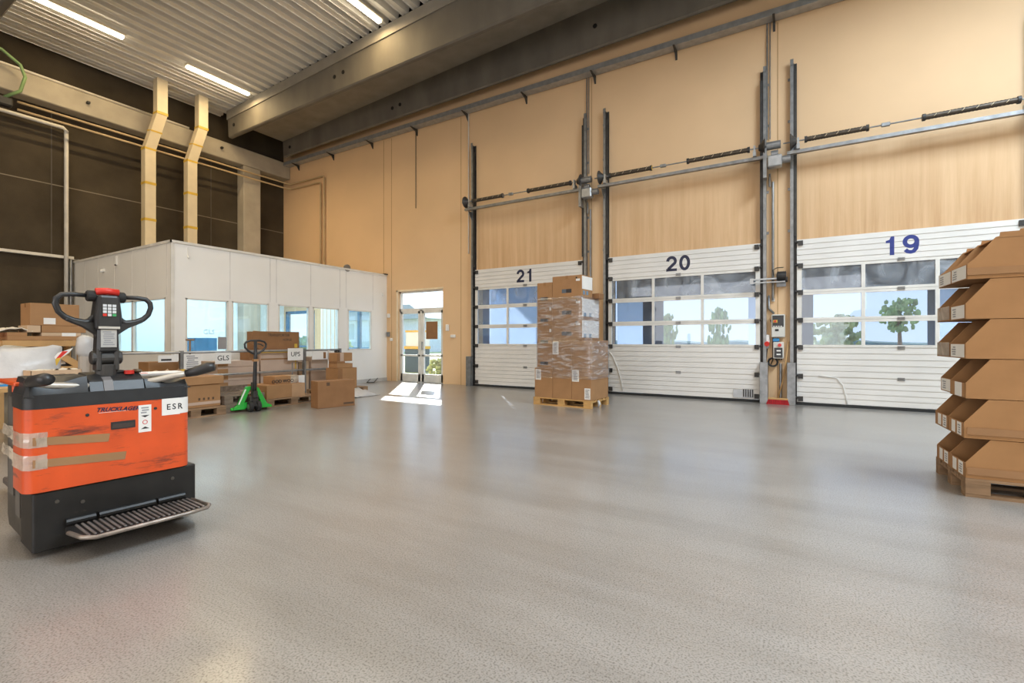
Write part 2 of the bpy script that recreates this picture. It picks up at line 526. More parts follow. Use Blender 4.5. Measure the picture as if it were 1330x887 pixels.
struct(MB().prism([(XL - .3, zr(XL) + .18), (XR + .3, zr(XR) + .18), (XR + .3, zr(XR) + .4), (XL - .3, zr(XL) + .4)], YR - .3, WY + .2, 'y').build('roof_deck', DSTEEL))

# double-tee concrete slab beside the door wall
def web(y0, y1, name):
    xa, xb = -15.38, XR
    zb = lambda x: 7.63 + .016 * (x + 15.4)
    zt = lambda x: 8.20 + .05 * (x + 15.4)
    mb = MB()
    c = .03
    # lower edge chamfered
    ring = lambda x: [(x, y0 + c, zb(x)), (x, y1 - c, zb(x)), (x, y1, zb(x) + c), (x, y1, zt(x)), (x, y0 - .02, zt(x)), (x, y0, zb(x) + c)]
    a, b = ring(xa), ring(xb)
    vs = a + b
    n = 6
    fs = [(i, (i + 1) % n, n + (i + 1) % n, n + i) for i in range(n)] + [tuple(range(n))[::-1], tuple(range(n, 2 * n))]
    mb.add(vs, fs)
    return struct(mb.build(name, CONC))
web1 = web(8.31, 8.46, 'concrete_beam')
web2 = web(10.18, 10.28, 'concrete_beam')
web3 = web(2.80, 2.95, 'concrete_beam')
mb = MB()
mb.prism([(-15.4, 8.17), (XR, 8.17 + .05 * 23.4), (XR, 8.17 + .05 * 23.4 + .3), (-15.4, 8.44)], 8.26, WY, 'y')
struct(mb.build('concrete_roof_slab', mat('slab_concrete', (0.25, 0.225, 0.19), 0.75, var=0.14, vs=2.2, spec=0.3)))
HOLE = mat('hole_shade', (0.006, 0.005, 0.004), 0.9)  # near-black discs paint the darkness inside holes not cut into the webs
for wb, y, pts in ((web1, 8.308, ((-10.35, 8.10), (-10.02, 8.13), (-15.05, 7.95), (-4.6, 8.4))), (web2, 10.178, ((-10.15, 8.02), (-9.85, 8.05), (-15.0, 7.9), (-3.9, 8.3)))):
    mb = MB()
    for x, z in pts: mb.cyl((x, y - .024, z), (x, y + .05, z), .05, 14)
    struct(mb.build('hole_disc', HOLE, wb))

# edge beam and column on the dark wall
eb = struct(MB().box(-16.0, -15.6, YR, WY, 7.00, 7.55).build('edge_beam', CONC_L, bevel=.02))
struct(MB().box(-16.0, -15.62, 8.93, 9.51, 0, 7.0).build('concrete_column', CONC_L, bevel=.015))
o = tag(MB().tube([(-15.66, YR + .1, 7.60), (-15.66, 7.3, 7.60)], .035, 8).build('heating_pipe', PIPEW, smooth=True), 'pale pipe lying along the top of the concrete edge beam', 'pipe')
for (y) in (4.85, 8.55):
    pass
mb = MB()
for y in (-1., 1.8, 4.9, 8.2): mb.box(-15.60, -15.5, y - .03, y + .03, 7.28, 7.33)
mb.build('bracket', DSTEEL, eb)

# downpipes in square cladding with yellow tape
def downpipe(yt, label):
    t = thing('boxed_downpipe', label, 'downpipe', (0, 0, 0), 0, 'boxed downpipes on the dark wall')
    w2 = .13
    path = [(-15.15, yt + .20, zr(-15.42)), (-15.15, yt + .20, 7.50), (-15.36, yt, 6.50), (-15.36, yt, 3.225)]
    pr = MB()
    rings = []
    for x, y, z in path:
        rings.append([(x - w2, y - w2, z), (x + w2 - .02, y - w2, z), (x + w2 - .02, y + w2, z), (x - w2, y + w2, z)])
    vs = [p for r in rings for p in r]
    fs = []
    for i in range(3):
        for k in range(4):
            k2 = (k + 1) % 4
            fs.append((i * 4 + k, i * 4 + k2, i * 4 + 4 + k2, i * 4 + 4 + k))
    fs += [(3, 2, 1, 0), (12, 13, 14, 15)]
    pr.add(vs, fs)
    pr.build('cladding', DUCT, t, bevel=.006)
    for z in (7.50, 6.50, 5.55, 4.55, 3.6):
        f = 1 if z >= 7.4 else 0
        x, y = (-15.15, yt + .2) if z > 7.4 else (-15.36, yt)
        m = MB()
        m.box(x - w2 - .004, x + w2 - .016, y - w2 - .004, y + w2 + .004, z - .035, z + .035)
        m.build('tape_band', YEL, t)
    m = MB()
    M = Matrix.Translation((-15.255, yt + .1, 7.0)) @ Matrix.Rotation(R(12), 4, 'Y')
    m.box(-w2 - .004, w2 - .016, -w2 - .004, w2 + .004, -.02, .02, M)
    m.build('tape_band', YEL, t)
downpipe(6.15, 'cream boxed downpipe with yellow tape bands, farther from the column')
downpipe(7.21, 'cream boxed downpipe with yellow tape bands, nearer the column')

# pipes on the left wall
tag(MB().tube([(-15.85, YR + .1, 6.56), (-15.85, 4.50, 6.58), (-15.85, 4.56, 6.52), (-15.85, 4.56, 1.2)], .045, 10).build('white_pipe', PIPEW, smooth=True), 'thick white pipe running along the dark wall then turning down', 'pipe')
for k, dz in enumerate((0, .18)):
    x = -15.52
    z = 6.60 + dz
    xe = -13.86 + k * .19
    tag(MB().tube([(x, 3.6, z - .02), (x, 8.8, z), (x, WY - .12, z + .02), (x + .1, WY - .06, z + .02), (xe - .05, WY - .06, z), (xe, WY - .06, z - .05), (xe, WY - .06, 3.25)], .028, 8).build('beige_conduit', PIPEB, smooth=True),
        ('lower' if k == 0 else 'upper') + ' beige conduit of the pair below the concrete edge beam', 'conduit', 'paired beige conduits')
tag(MB().tube([(-15.3, 1.6, 7.75), (-15.3, 3.30, 7.75), (-15.3, 3.60, 7.55), (-15.3, 3.68, 7.3), (-15.3, 3.60, 6.95), (-15.4, 3.35, 6.72)], .035, 10).build('green_pipe', GREEND, smooth=True), 'green bent pipe hanging in front of the edge beam', 'pipe')
tag(MB().box(-15.55, -15.35, 3.25, 3.5, 6.55, 6.75).build('pipe_valve', DSTEEL, bevel=.03), 'dark valve at the lower end of the green pipe', 'valve')
tag(MB().tube([(-15.82, 4.80, 3.28), (-15.82, 4.64, 3.28), (-15.82, 4.64, .6)], .03, 8).build('steel_pipe', GALV, smooth=True), 'thin grey steel pipe beside the office corner', 'pipe')

# luminaires
TUBE = mat('fluorescent_tube', (1, 1, 1), 0.5, emit=(1.0, 0.88, 0.66), estr=14.0)
FIX = mat('luminaire_body', (0.78, 0.70, 0.55), 0.5)
def luminaire(x, y, label):
    z = zr(x) - .03
    t = thing('ceiling_light', label, 'light', (x, y, z), 0, 'fluorescent lights under the sheet ceiling')
    MB().box(-.10, .10, -.85, .85, -.03, .03).build('housing', FIX, t, bevel=.008)
    MB().box(-.055, .055, -.83, .83, -.085, -.03).build('diffuser', TUBE, t, bevel=.01)
    for s in (-1, 1): MB().cyl((0, s * .7, .03), (0, s * .7, .15), .012, 6).build('hanger', DSTEEL, t)
    a = area('luminaire_light', (0, 0, -.10), (.12, 1.6), LAMP_W, WARM)
    a.parent = t
luminaire(-13.82, 4.18, 'long lit fluorescent light, second from the concrete beam')
luminaire(-13.82, 7.22, 'lit fluorescent light above the boxed downpipes, touching the concrete beam')
luminaire(-8.46, 7.24, 'lit fluorescent light on the ceiling, rightmost of the three')

# cable tray
t = thing('cable_tray', 'perforated steel cable tray high along the ochre wall', 'cable tray', (0, 0, 0))
mb = MB()
mb.box(-15.6, XR - .05, 10.34, 10.56, 7.42, 7.425)
mb.box(-15.6, XR - .05, 10.335, 10.34, 7.42, 7.54)
mb.box(-15.6, XR - .05, 10.56, 10.565, 7.42, 7.54)
mb.build('tray', GALV_L, t)
mb = MB()
for i in range(5): mb.tube([(-15.5, 10.38 + i * .035, 7.45 + .012 * (i % 2)), (XR - .1, 10.38 + i * .035, 7.45 + .012 * ((i + 1) % 2))], .012, 6)
mb.build('cables', mat('grey_cable', (.30, .28, .25), .5), t)
for i in range(12):
    x = -15.1 + i * 1.84
    if x < XR - .2:
        MB().prism([(10.30, 7.42), (WY, 7.42), (WY, 7.24), (10.52, 7.36)], x - .02, x + .02, 'x').build('bracket', DSTEEL, t)
# vertical service lines on the ochre wall
tag(MB().tube([(-7.70, WY - .03, 7.45), (-7.70, WY - .03, 3.6)], .018, 6).build('white_conduit', PIPEW), 'thin white conduit dropping from the cable tray beside door 21', 'conduit')
tag(MB().tube([(-9.62, WY - .02, 7.45), (-9.62, WY - .02, 5.12)], .010, 6).build('hanging_cable', DSTEEL), 'thin dark cable hanging from the cable tray above the entrance', 'cable')
for x, s in ((-4.23, 'thin steel conduit dropping from the tray above the wrapped pallet'), (-.47, 'thin steel conduit dropping from the tray toward the dock lamp')):
    m = MB().tube([(x - .03, WY - .03, 7.45), (x - .03, WY - .03, 5.15)], .013, 6)
    m.tube([(x + .02, WY - .03, 7.45), (x + .02, WY - .03, 5.15)], .010, 6)
    tag(m.build('steel_conduit', GALV), s, 'conduit', 'conduits above the door motors')

# ------------------------------------------------------------------ dock doors
SEC = [0, .545, 1.09, 1.60, 2.125, 2.63, 3.135]
MUL = [0.0, 1.02, 2.03, 3.1]
def ribbon(mb, pts, wd, y0, y1, closed=False):
    n = len(pts)
    L_, R_ = [], []
    for i, p in enumerate(pts):
        a = pts[i - 1] if (i or closed) else p
        b = pts[(i + 1) % n] if (i < n - 1 or closed) else p
        dx, dz = b[0] - a[0], b[1] - a[1]
        q = math.hypot(dx, dz)
        nx, nz = -dz / q * wd / 2, dx / q * wd / 2
        L_.append((p[0] + nx, p[1] + nz)); R_.append((p[0] - nx, p[1] - nz))
    for i in range(n if closed else n - 1):
        j = (i + 1) % n
        mb.prism([L_[i], L_[j], R_[j], R_[i]], y0, y1, 'y')
def digits(num, ink, parent):
    h, wd, st = .325, .222, .062
    for k, c in enumerate(num):
        cx = 1.545 + (k - .5) * .270
        z0 = 2.87 - h / 2
        mb = MB()
        ya, yb = -.0025, .0
        s2 = st / 2
        rx = wd / 2 - s2
        if c == '0':
            ribbon(mb, [(cx + rx * math.cos(a), 2.87 + (h / 2 - s2) * math.sin(a)) for a in [i * PI / 16 for i in range(32)]], st, ya, yb, True)
        elif c == '1':
            x = cx + .015
            mb.prism([(x - s2, z0), (x + s2, z0), (x + s2, z0 + h), (x + s2 - .045, z0 + h), (x - s2 - .005, z0 + h - .055), (x - s2 - .055, z0 + h - .07), (x - s2 - .055, z0 + h - .11), (x - s2, z0 + h - .11)], ya, yb, 'y')
        elif c == '2':
            r_ = rx
            cz = z0 + h - s2 - r_
            P = [(cx + r_ * math.cos(a), cz + r_ * math.sin(a)) for a in [R(180 - i * 15) for i in range(15)]]
            P += [(cx + .01, z0 + .12), (cx - rx + .01, z0 + .045)]
            ribbon(mb, P, st, ya, yb)
            mb.box(cx - wd / 2, cx + wd / 2, ya, yb, z0, z0 + st * .9)
        elif c == '9':
            r_ = rx; rz = .082
            cz = z0 + h - s2 - rz
            ribbon(mb, [(cx + r_ * math.cos(a), cz + rz * math.sin(a)) for a in [i * PI / 14 for i in range(28)]], st, ya, yb, True)
            P = [(cx + r_, cz - .01), (cx + r_, cz - .05), (cx + r_ * .85, z0 + .085), (cx + r_ * .45, z0 + .040), (cx, z0 + s2), (cx - r_ * .5, z0 + .040), (cx - r_ * .92, z0 + .075)]
            ribbon(mb, P, st, ya + .0004, yb)
        mb.build('digit', ink, parent)
def dock_door(n, x0, num, ink, first):
    d = bpy.data.objects.new('door_%d' % n, None)
    COL.objects.link(d)
    d.location = (x0, WY - .06, 0)
    struct(d)
    for k in (0, 1, 5):
        z0, z1 = SEC[k] + .004, SEC[k + 1] - .004
        if k == 0: z0 += .05
        mb = MB().box(0, 3.1, .016, .045, z0, z1)
        nr = 5
        h = (z1 - z0) / nr
        for i in range(nr): mb.box(0, 3.1, 0, .018, z0 + i * h + .006, z0 + (i + 1) * h - .006)
        mb.build('panel', WHITE, d)
    MB().box(0.0, 3.1, -.004, .045, 0.0, .05).build('bottom_seal', RUBBER, d)
    for k in (2, 3, 4):
        z0, z1 = SEC[k] + .003, SEC[k + 1] - .003
        f = MB()
        f.box(0, 3.1, 0, .045, z0, z0 + .045)
        f.box(0, 3.1, 0, .045, z1 - .045, z1)
        for i, x in enumerate(MUL):
            a = {0: 0, 3: 3.02}.get(i, x - .028)
            b = {0: .08, 3: 3.1}.get(i, x + .028)
            f.box(a, b, 0, .045, z0 + .045, z1 - .045)
        fo = f.build('glazing_frame', FRAMEW, d)
        g = MB()
        for i in range(3):
            g.box(MUL[i] + (.08 if i == 0 else .028), MUL[i + 1] - (.08 if i == 2 else .028), .018, .026, z0 + .045, z1 - .045)
        g.build('pane', GLASSS if k == 4 else GLASSC, fo)
    js = MB()
    for z in SEC[1:6]: js.box(0, 3.1, .020, .045, z - .008, z + .008)
    js.build('joint_seal', WHITE, d)
    for z in SEC[1:6]:
        h = MB().box(1.50, 1.60, -.015, 0, z - .025, z - .005)
        h.box(1.50, 1.60, -.015, 0, z + .005, z + .025)
        h.build('hinge', GALV, d)
    for z in SEC[1:6] + [3.06, .12]:
        for x in (0.02, 3.00):
            h = MB().box(x, x + .08, -.03, 0, z - .045, z + .045)
            h.cyl((x + (-.05 if x < 1 else .09), -.035, z + .02), (x + (0.0 if x < 1 else .13), -.035, z + .02), .022, 8)
            h.build('roller_bracket', DSTEEL, d)
    digits(num, ink, d)
    if n == 2:
        l = MB().box(2.62, 2.98, -.02, 0, .08, .24)
        l.build('lock_plate', GALV_L, d)
        l = MB()
        for q in range(5): l.box(2.80 + q * .04, 2.82 + q * .04, -.045, -.02, .10, .25)
        l.build('lock_bolt', DSTEEL, d)
    return d
dock_door(1, DX[0], '21', NAVY, True)
dock_door(2, DX[1], '20', NAVY, False)
dock_door(3, DX[2], '19', BLUEP, False)
# bent pull cords lying on the doors
for x0, c in ((-3.72, 'white pull cord curving down the lower left of door 20'), (0.0, 'white pull cord curving down the lower part of door 19')):
    if x0 < -1: P = [(x0 + .02, .98), (x0 + .12, .85), (x0 + .22, .62), (x0 + .29, .38), (x0 + .34, .10)]
    else: P = [(x0 + .35, .56), (x0 + .62, .54), (x0 + .72, .40), (x0 + .76, .22), (x0 + .78, .06)]
    tag(MB().tube([(a, WY - .075, b) for a, b in P], .008, 6).build('pull_cord', PAPER, smooth=True), c, 'cord', 'pull cords of the dock doors')

# tracks, guards, spring shafts
def track(x, side, label):
    """x: door-side edge, side -1 left of its door, +1 right of it"""
    t = thing('door_track', label, 'door track', (x, WY, 0), 0, 'vertical door tracks')
    a, b = (-.110, -.055) if side < 0 else (.055, .110)
    m = MB().box(a, b, -.10, 0, 0, 6.50)
    m.box(a, b, -.11, -.09, 6.45, 6.56)
    m.build('track_angle', GALV, t)
    a, b = (-.055, 0.0) if side < 0 else (0.0, .055)
    m = MB().box(a, b, -.02, 0, 0, 6.50)
    m.box(a + (0 if side < 0 else .045), b - (.045 if side < 0 else 0), -.085, -.02, 0, 6.48)
    m.build('channel_shade', DSTEEL, t)  # dark strip stands for the shade inside the open track channel
    m = MB().box(-.045 if side < 0 else .0, 0.0 if side < 0 else .045, -.10, -.085, 3.2, 6.30)
    m.build('guide_rail', DSTEEL, t)
    for z in (3.3, 4.1, 5.4, 6.2):
        MB().box((-.15 if side < 0 else .1), (-.1 if side < 0 else .15), -.012, 0, z, z + .05).build('wall_bracket', GALV, t)
WHICH = {21: 'leftmost', 20: 'middle', 19: 'rightmost'}
for n, x0 in zip((21, 20, 19), DX):
    track(x0, -1, 'tall steel track up the left edge of the %s dock door' % WHICH[n])
    track(x0 + 3.1, 1, 'tall steel track up the right edge of the %s dock door' % WHICH[n])
def guard(x, label):
    m = MB().prism([(x - .07, -.20), (x + .07, -.20), (x + .07, -.02), (x + .055, -.02), (x + .055, -.185), (x - .055, -.185), (x - .055, -.02), (x - .07, -.02)], 0, .80, 'z')
    o = m.build('track_guard', GALV, bevel=.004)
    o.location = (0, WY, 0)
    tag(o, label, 'guard', 'steel guards at the feet of the door tracks')
guard(-7.60, 'grey steel guard between the entrance and the leftmost dock door')
guard(-4.28, 'grey steel guard hidden behind the wrapped pallet, left of its neighbour')
guard(-3.84, 'grey steel guard at the lower left of the middle dock door')
guard(-.55, 'grey steel guard left of the red broom')
guard(-.09, 'grey steel guard right of the red broom')

def shaft(n, x0):
    t = thing('spring_shaft', 'torsion spring shaft with steel rail above the %s dock door' % WHICH[n], 'door mechanism', (x0, 10.25, 4.90), 0, 'spring shafts above the dock doors')
    MB().tube([(-.22, 0, 0), (3.23, 0, 0)], .013, 8).build('shaft', GALV, t)
    def spring(a, b):
        m = MB()
        pts = []; rs = []
        k = int((b - a) / .022)
        for i in range(k + 1):
            pts.append((a + (b - a) * i / k, 0, 0)); rs.append(.047 if i % 2 else .041)
        m.tube(pts, rs, 12)
        s = m.build('torsion_spring', SPRING, t, smooth=True)
        e = MB()
        for x in (a, b): e.cyl((x - .02, 0, 0), (x + .02, 0, 0), .058, 12)
        e.build('spring_plug', DSTEEL, s)
        st = MB()
        q = a + .12
        while q < b - .05:
            st.tube([(q, -.043, -.02), (q + .02, -.047, 0), (q + .035, -.040, .025)], .004, 4)
            q += .17
        st.build('paint_stripe', mat('cream_stripe', (.65, .55, .35), .6), s)
    spring(.14, 1.05)
    spring(1.80, 2.92)
    MB().cyl((1.045, 0, 0), (1.075, 0, 0), .05, 12).build('clamp', YEL if n != 21 else GALV, t)
    MB().box(1.24, 1.36, -.03, .03, -.03, .03).build('coupling', GALV, t, bevel=.006)
    for s, x in ((-1, -.08), (1, 3.17)):
        m = MB()
        m.tube([(x - s * .08, 0, 0), (x - s * .03, 0, 0), (x + s * .02, 0, 0), (x + s * .03, 0, 0)], [.05, .09, .15, .15], 20)
        m.build('cable_drum', DSTEEL, t, smooth='auto')
    m = MB().box(-.16, 3.24, .02, .10, -.21, -.15)
    m.build('support_rail', GALV, t)
    for x in (.02, 3.02):
        m = MB().box(x - .025, x + .025, -.04, .12, -.15, -.06)
        m.box(x - .015, x + .015, -.035, .05, -.06, .05)
        m.build('bearing_bracket', GALV_L, t)
    for x in (-.09, 3.19):
        m = MB().prism([(.10, -.21), (.35, -.21), (.35, -.55)], x - .012, x + .012, 'x')
        m.build('wall_bracket', GALV, t)
for n, x0 in zip((21, 20, 19), DX): shaft(n, x0)

def motor(x, label):
    t = thing('door_motor', label, 'motor', (x, 10.25, 4.90), 0, 'motors of the dock doors')
    m = MB().cyl((-.10, 0, 0), (.14, 0, 0), .075, 14)
    m.cyl((-.02, 0, -.16), (.10, 0, -.16), .06, 12)
    m.build('gearbox', GALV, t, bevel=.006)
    MB().box(-.08, .16, -.08, .10, -.42, -.20).build('motor_housing', GALV_L, t, bevel=.02)
    MB().cyl((.16, 0, -.30), (.30, 0, -.30), .07, 14).build('motor', GALV, t)
    m = MB().box(-.15, -.09, -.06, .12, -.60, -.05)
    m.tube([(-.05, .25, -.45), (-.05, .25, -.70)], .02, 6)
    m.build('mount', GALV, t)
    MB().tube([(0.0, 0.30, -.6), (0.0, .30, -1.2), (0.0, .30, -2.9)], .022, 8).build('conduit', GALV, t)
motor(-.40, 'grey motor right of the spring shaft of the middle dock door')
motor(-4.16, 'grey motor above the wrapped pallet, right of the leftmost spring shaft')

# ---------------- services between doors 20 and 19
tag(MB().tube([(-.47, WY - .03, 2.1), (-.47, WY - .03, 1.85), (-.38, WY - .03, 1.74)], .02, 8).build('grey_conduit', GALV, smooth=True), 'short grey conduit entering the door control box from above', 'conduit')
t = thing('door_control_box', 'grey and black control box with an orange rotary switch on the ochre pillar', 'control box', (-.31, WY, 1.50))
MB().box(-.115, .115, -.13, 0, -.22, .22).build('housing', mat('light_grey_plastic', (.62, .61, .57), .45), t, bevel=.012)
MB().box(-.095, .095, -.135, -.125, -.02, .20).build('control_panel', BLACK, t)
m = MB().box(-.085, -.01, -.140, -.135, .06, .115); m.build('switch_plate', YEL, t)
MB().cyl((-.048, -.16, .088), (-.048, -.14, .088), .022, 12).build('rotary_switch', REDP, t)
m = MB()
for i in range(4): m.box(-.08 + i * .04, -.055 + i * .04, -.139, -.135, -.015, .0)
m.build('printed_line', PAPER, t)
MB().box(-.05, .01, -.138, -.13, -.10, -.06).build('nameplate', DSTEEL, t)
tag(MB().box(-.40, -.29, WY - .10, WY, 1.20, 1.26).build('blue_tag', mat('blue_plastic', (.03, .25, .55), .5), bevel=.005), 'small blue block between the two control boxes', 'block')
t = thing('dock_leveller_control', 'white and black push-button box with a red switch under the larger control box', 'control box', (-.305, WY, 1.03))
MB().box(-.09, .09, -.11, 0, -.16, .16).build('housing', MATS['light_grey_plastic'], t, bevel=.01)
MB().box(-.07, .07, -.115, -.108, -.14, .05).build('button_panel', BLACK, t)
MB().cyl((.02, -.14, .10), (.02, -.11, .10), .032, 12).build('red_switch', REDP, t)
for i in range(2):
    MB().box(-.03, .04, -.12, -.114, -.09 + i * .07, -.065 + i * .07).build('button', PAPER, t)
m = MB()
for i in range(3): m.cyl((-.03 + i * .04, -.05, -.19), (-.03 + i * .04, -.05, -.15), .012, 8)
m.build('cable_gland', DSTEEL, t)
t = thing('power_socket', 'small white box with a round red socket left of the control boxes', 'socket', (-.50, WY, 1.20))
MB().box(-.045, .045, -.08, 0, -.02, .13).build('housing', PAPER, t, bevel=.008)
MB().cyl((0, -.15, -.05), (0, -.02, -.03), .045, 12).build('red_socket', REDP, t)
MB().box(-.03, .03, -.07, 0, -.13, -.07).build('socket_base', GALV, t)
m = MB()
m.tube([(-.50, WY - .03, 1.06), (-.52, WY - .04, .80), (-.44, WY - .04, .74), (-.40, WY - .04, .85), (-.40, WY - .03, 1.5), (-.44, WY - .03, 1.62)], .010, 6)
for k in range(3):
    m.tube([(-.40 + (.07 + .008 * k) * math.cos(a), WY - .05 - .012 * k, .80 + (.07 + .008 * k) * math.sin(a)) for a in [i * PI / 8 for i in range(16)]], .009, 6, closed=True)
tag(m.build('cable_coil', RUBBER, smooth=True), 'black coiled cable hanging under the red socket', 'cable')
# folding dock lamp
t = thing('dock_lamp', 'dock lamp on a folding grey arm fixed to the ochre pillar', 'lamp', (-.25, WY, 2.42))
MB().box(-.09, .07, -.03, 0, -.16, .10).build('wall_plate', GALV, t)
MB().cyl((-.08, -.16, .03), (.08, -.16, .03), .085, 16).build('lamp_head', DSTEEL, t, bevel=.01)
m = MB()
for i in range(5): m.cyl((-.06 + i * .03, -.16, .03), (-.05 + i * .03, -.16, .03), .095, 16)
m.build('cooling_fin', BLACK, t)
m = MB().box(-.52, .06, -.20, -.14, -.03, .0)
m.box(-.52, .06, -.20, -.14, -.09, -.07)
m.box(-.54, -.48, -.21, -.13, -.10, .01)
m.build('arm', GALV_L, t)
MB().tube([(-.13, -.10, .05), (-.15, -.10, .16), (-.08, -.10, .20), (.03, -.10, .20)], .008, 6).build('lamp_cable', RUBBER, t)
MB().cyl((.06, -.16, -.04), (.10, -.16, -.04), .05, 12).build('joint', DSTEEL, t)
tag(MB().box(-.42, -.37, WY - .04, WY, 2.0 - .02, 2.04).build('junction_box', PAPER, bevel=.005), 'tiny white junction box under the dock lamp', 'box')
# broom
t = thing('broom', 'red-bristled broom with wooden handle leaning between two steel guards', 'broom', (-.31, WY - .16, 0))
MB().box(-.17, .17, -.045, .045, .085, .12).build('broom_block', LWOOD, t, bevel=.006)
m = MB().prism([(-.20, .0), (.19, .0), (.165, .088), (-.165, .088)], -.06, .04, 'y')
m.build('bristles', mat('red_bristle', (.42, .012, .018), .8, var=.5, vs=30, bump=.8, bs=120, stretch=(6, 6, .3)), t)
MB().tube([(0.0, 0, .11), (.10, .06, .55), (.17, .11, 1.20)], .012, 8).build('handle', LWOOD, t, smooth=True)
tag(MB().cyl((-.27, WY - .04, 0), (-.27, WY - .04, .78), .022, 10).build('conduit_stub', GALV), 'short grey pipe rising from the floor behind the broom', 'pipe')

# ------------------------------------------------------------------ entrance door
d = bpy.data.objects.new('door_4', None); COL.objects.link(d); d.location = (PD[0], WY + .10, 0); struct(d)
Wd, Hd = PD[1] - PD[0], PD[2]
m = MB().box(0, .05, -.02, .05, 0, Hd).box(Wd - .05, Wd, -.02, .05, 0, Hd).box(0, Wd, -.02, .05, Hd - .05, Hd).box(0, Wd, -.02, .05, 2.10, 2.18).box(.82, .90, -.02, .05, 0, 2.14)
m.build('door_frame', FRAMEW, d)
MB().box(.05, Wd - .05, .01, .018, 2.18, Hd - .05).build('transom_pane', GLASSP, d)
def leaf(a, b, hasbrown):
    f = MB().box(a, a + .07, -.03, .03, 0.02, 2.10).box(b - .07, b, -.03, .03, 0.02, 2.10).box(a, b, -.03, .03, .02, .24).box(a, b, -.03, .03, 2.03, 2.10).box(a, b, -.03, .03, .76, .81)
    o = f.build('door_leaf', FRAMEW, d)
    g = MB().box(a + .07, b - .07, -.004, .004, .24, .76).box(a + .07, b - .07, -.004, .004, .81, 2.03)
    g.build('pane', GLASSP, o)
    if hasbrown:
        MB().box(a + .14, b - .22, -.012, -.006, 1.27, 1.78).build('brown_card', CARD_D, o)
        h = MB().cyl((a + .035, -.08, .95), (a + .035, -.08, 1.20), .012, 8).cyl((a + .035, -.08, .98), (a + .035, -.03, .98), .01, 6).cyl((a + .035, -.08, 1.17), (a + .035, -.03, 1.17), .01, 6)
        h.build('door_handle', GALV, o)
leaf(.05, .82, False)
leaf(.90, Wd - .05, True)
MB().box(0.0, Wd, -.1, .12, 0, .02).build('threshold', ALU, d)
struct(MB().box(PD[0] - .05, PD[0], WY - .012, WY, 0, PD[2] + .05).box(PD[0] - .05, PD[1] + .02, WY - .012, WY, PD[2], PD[2] + .05).build('trim_30', mat('pale_ochre', (.80, .66, .46), .6)))
for (x, z, w2, h2, nm, lb, mm) in ((-8.44, 1.59, .05, .09, 'key_switch', 'white key switch right of the entrance door', PAPER), (-8.24, 1.35, .08, .04, 'wall_plate', 'pale blank plate on the wall right of the entrance door', PAPER),
        (-10.72, 1.99, .05, .06, 'light_switch', 'upper white switch between the office and the entrance door', PAPER), (-10.73, 1.42, .06, .07, 'alarm_keypad', 'grey keypad between the office and the entrance door', GALV),
        (-10.60, 1.26, .045, .045, 'wall_socket', 'lower small socket left of the entrance door', PAPER)):
    tag(MB().box(x - w2, x + w2, WY - .05, WY, z - h2, z + h2).build(nm, mm, bevel=.008), lb, 'switch' if 'plate' not in nm else 'plate')

# ------------------------------------------------------------------ office cabin
OX, OY, OZ = -10.82, 4.72, 3.22
OWIN = [(4.98, 5.84), (5.92, 6.78), (7.03, 7.88), (7.99, 8.81), (9.12, 9.98)]
z0w, z1w = .96, 2.10
mb = MB()
ys = [OY] + [v for p in OWIN for v in p] + [WY]
for i in range(0, len(ys), 2): mb.box(OX - .08, OX, ys[i], ys[i + 1], 0, OZ)
for a, b in OWIN: mb.box(OX - .08, OX, a, b, 0, z0w).box(OX - .08, OX, a, b, z1w, OZ)
of = struct(mb.build('wall_office_front', WHITE2))
LW = [(-13.35, -11.05)]
mb = MB().box(XL, LW[0][0], OY, OY + .08, 0, OZ).box(LW[0][1], OX - .08, OY, OY + .08, 0, OZ).box(LW[0][0], LW[0][1], OY, OY + .08, 0, z0w).box(LW[0][0], LW[0][1], OY, OY + .08, z1w, OZ)
struct(mb.build('wall_office_side', WHITE2))
struct(MB().box(XL, OX - .02, OY + .02, WY, OZ - .09, OZ - .01).build('ceiling_office', WHITE2))
mb = MB().box(XL, OX + .025, OY - .025, OY + .0, OZ - .02, OZ + .03).box(OX, OX + .025, OY - .025, WY, OZ - .02, OZ + .03)
struct(mb.build('trim_31', FRAMEW))
struct(MB().box(OX - .02, OX + .012, OY - .012, OY + .05, 0, OZ).build('trim_32', FRAMEW))
# panel joints
mb = MB()
for y in (5.88, 6.82, 6.98, 7.93, 8.85, 9.06, 10.04): mb.box(OX, OX + .003, y - .008, y + .008, z1w + .04, OZ - .03)
for x in (-11.0, -11.9, -12.6, -13.5, -14.4, -15.2): mb.box(x - .008, x + .008, OY - .003, OY, z1w + .05 if x > -13.4 else 0, OZ - .03)
struct(mb.build('trim_33', mat('panel_joint', (.66, .65, .64), .5)))
struct(MB().box(OX - .002, OX + .012, 9.98, WY, 0, .10).box(OX - .002, OX + .012, OY, 9.98, 0, .10).build('baseboard_office', mat('grey_skirting', (.55, .54, .52), .5)))
BLUEF = mat('blue_frame', (0.05, 0.17, 0.30), 0.4)
for i, (a, b) in enumerate(OWIN):
    f = MB().box(OX - .06, OX + .01, a, a + .03, z0w, z1w).box(OX - .06, OX + .01, b - .03, b, z0w, z1w).box(OX - .06, OX + .01, a, b, z0w, z0w + .03).box(OX - .06, OX + .01, a, b, z1w - .03, z1w)
    fo = struct(f.build('window_%d' % (i + 1), FRAMEW))
    MB().box(OX - .03, OX - .022, a + .03, b - .03, z0w + .03, z1w - .03).build('pane', GLASSO, fo)
a, b = LW[0]
f = MB().box(a, b, OY - .01, OY + .06, z0w, z0w + .03).box(a, b, OY - .01, OY + .06, z1w - .03, z1w)
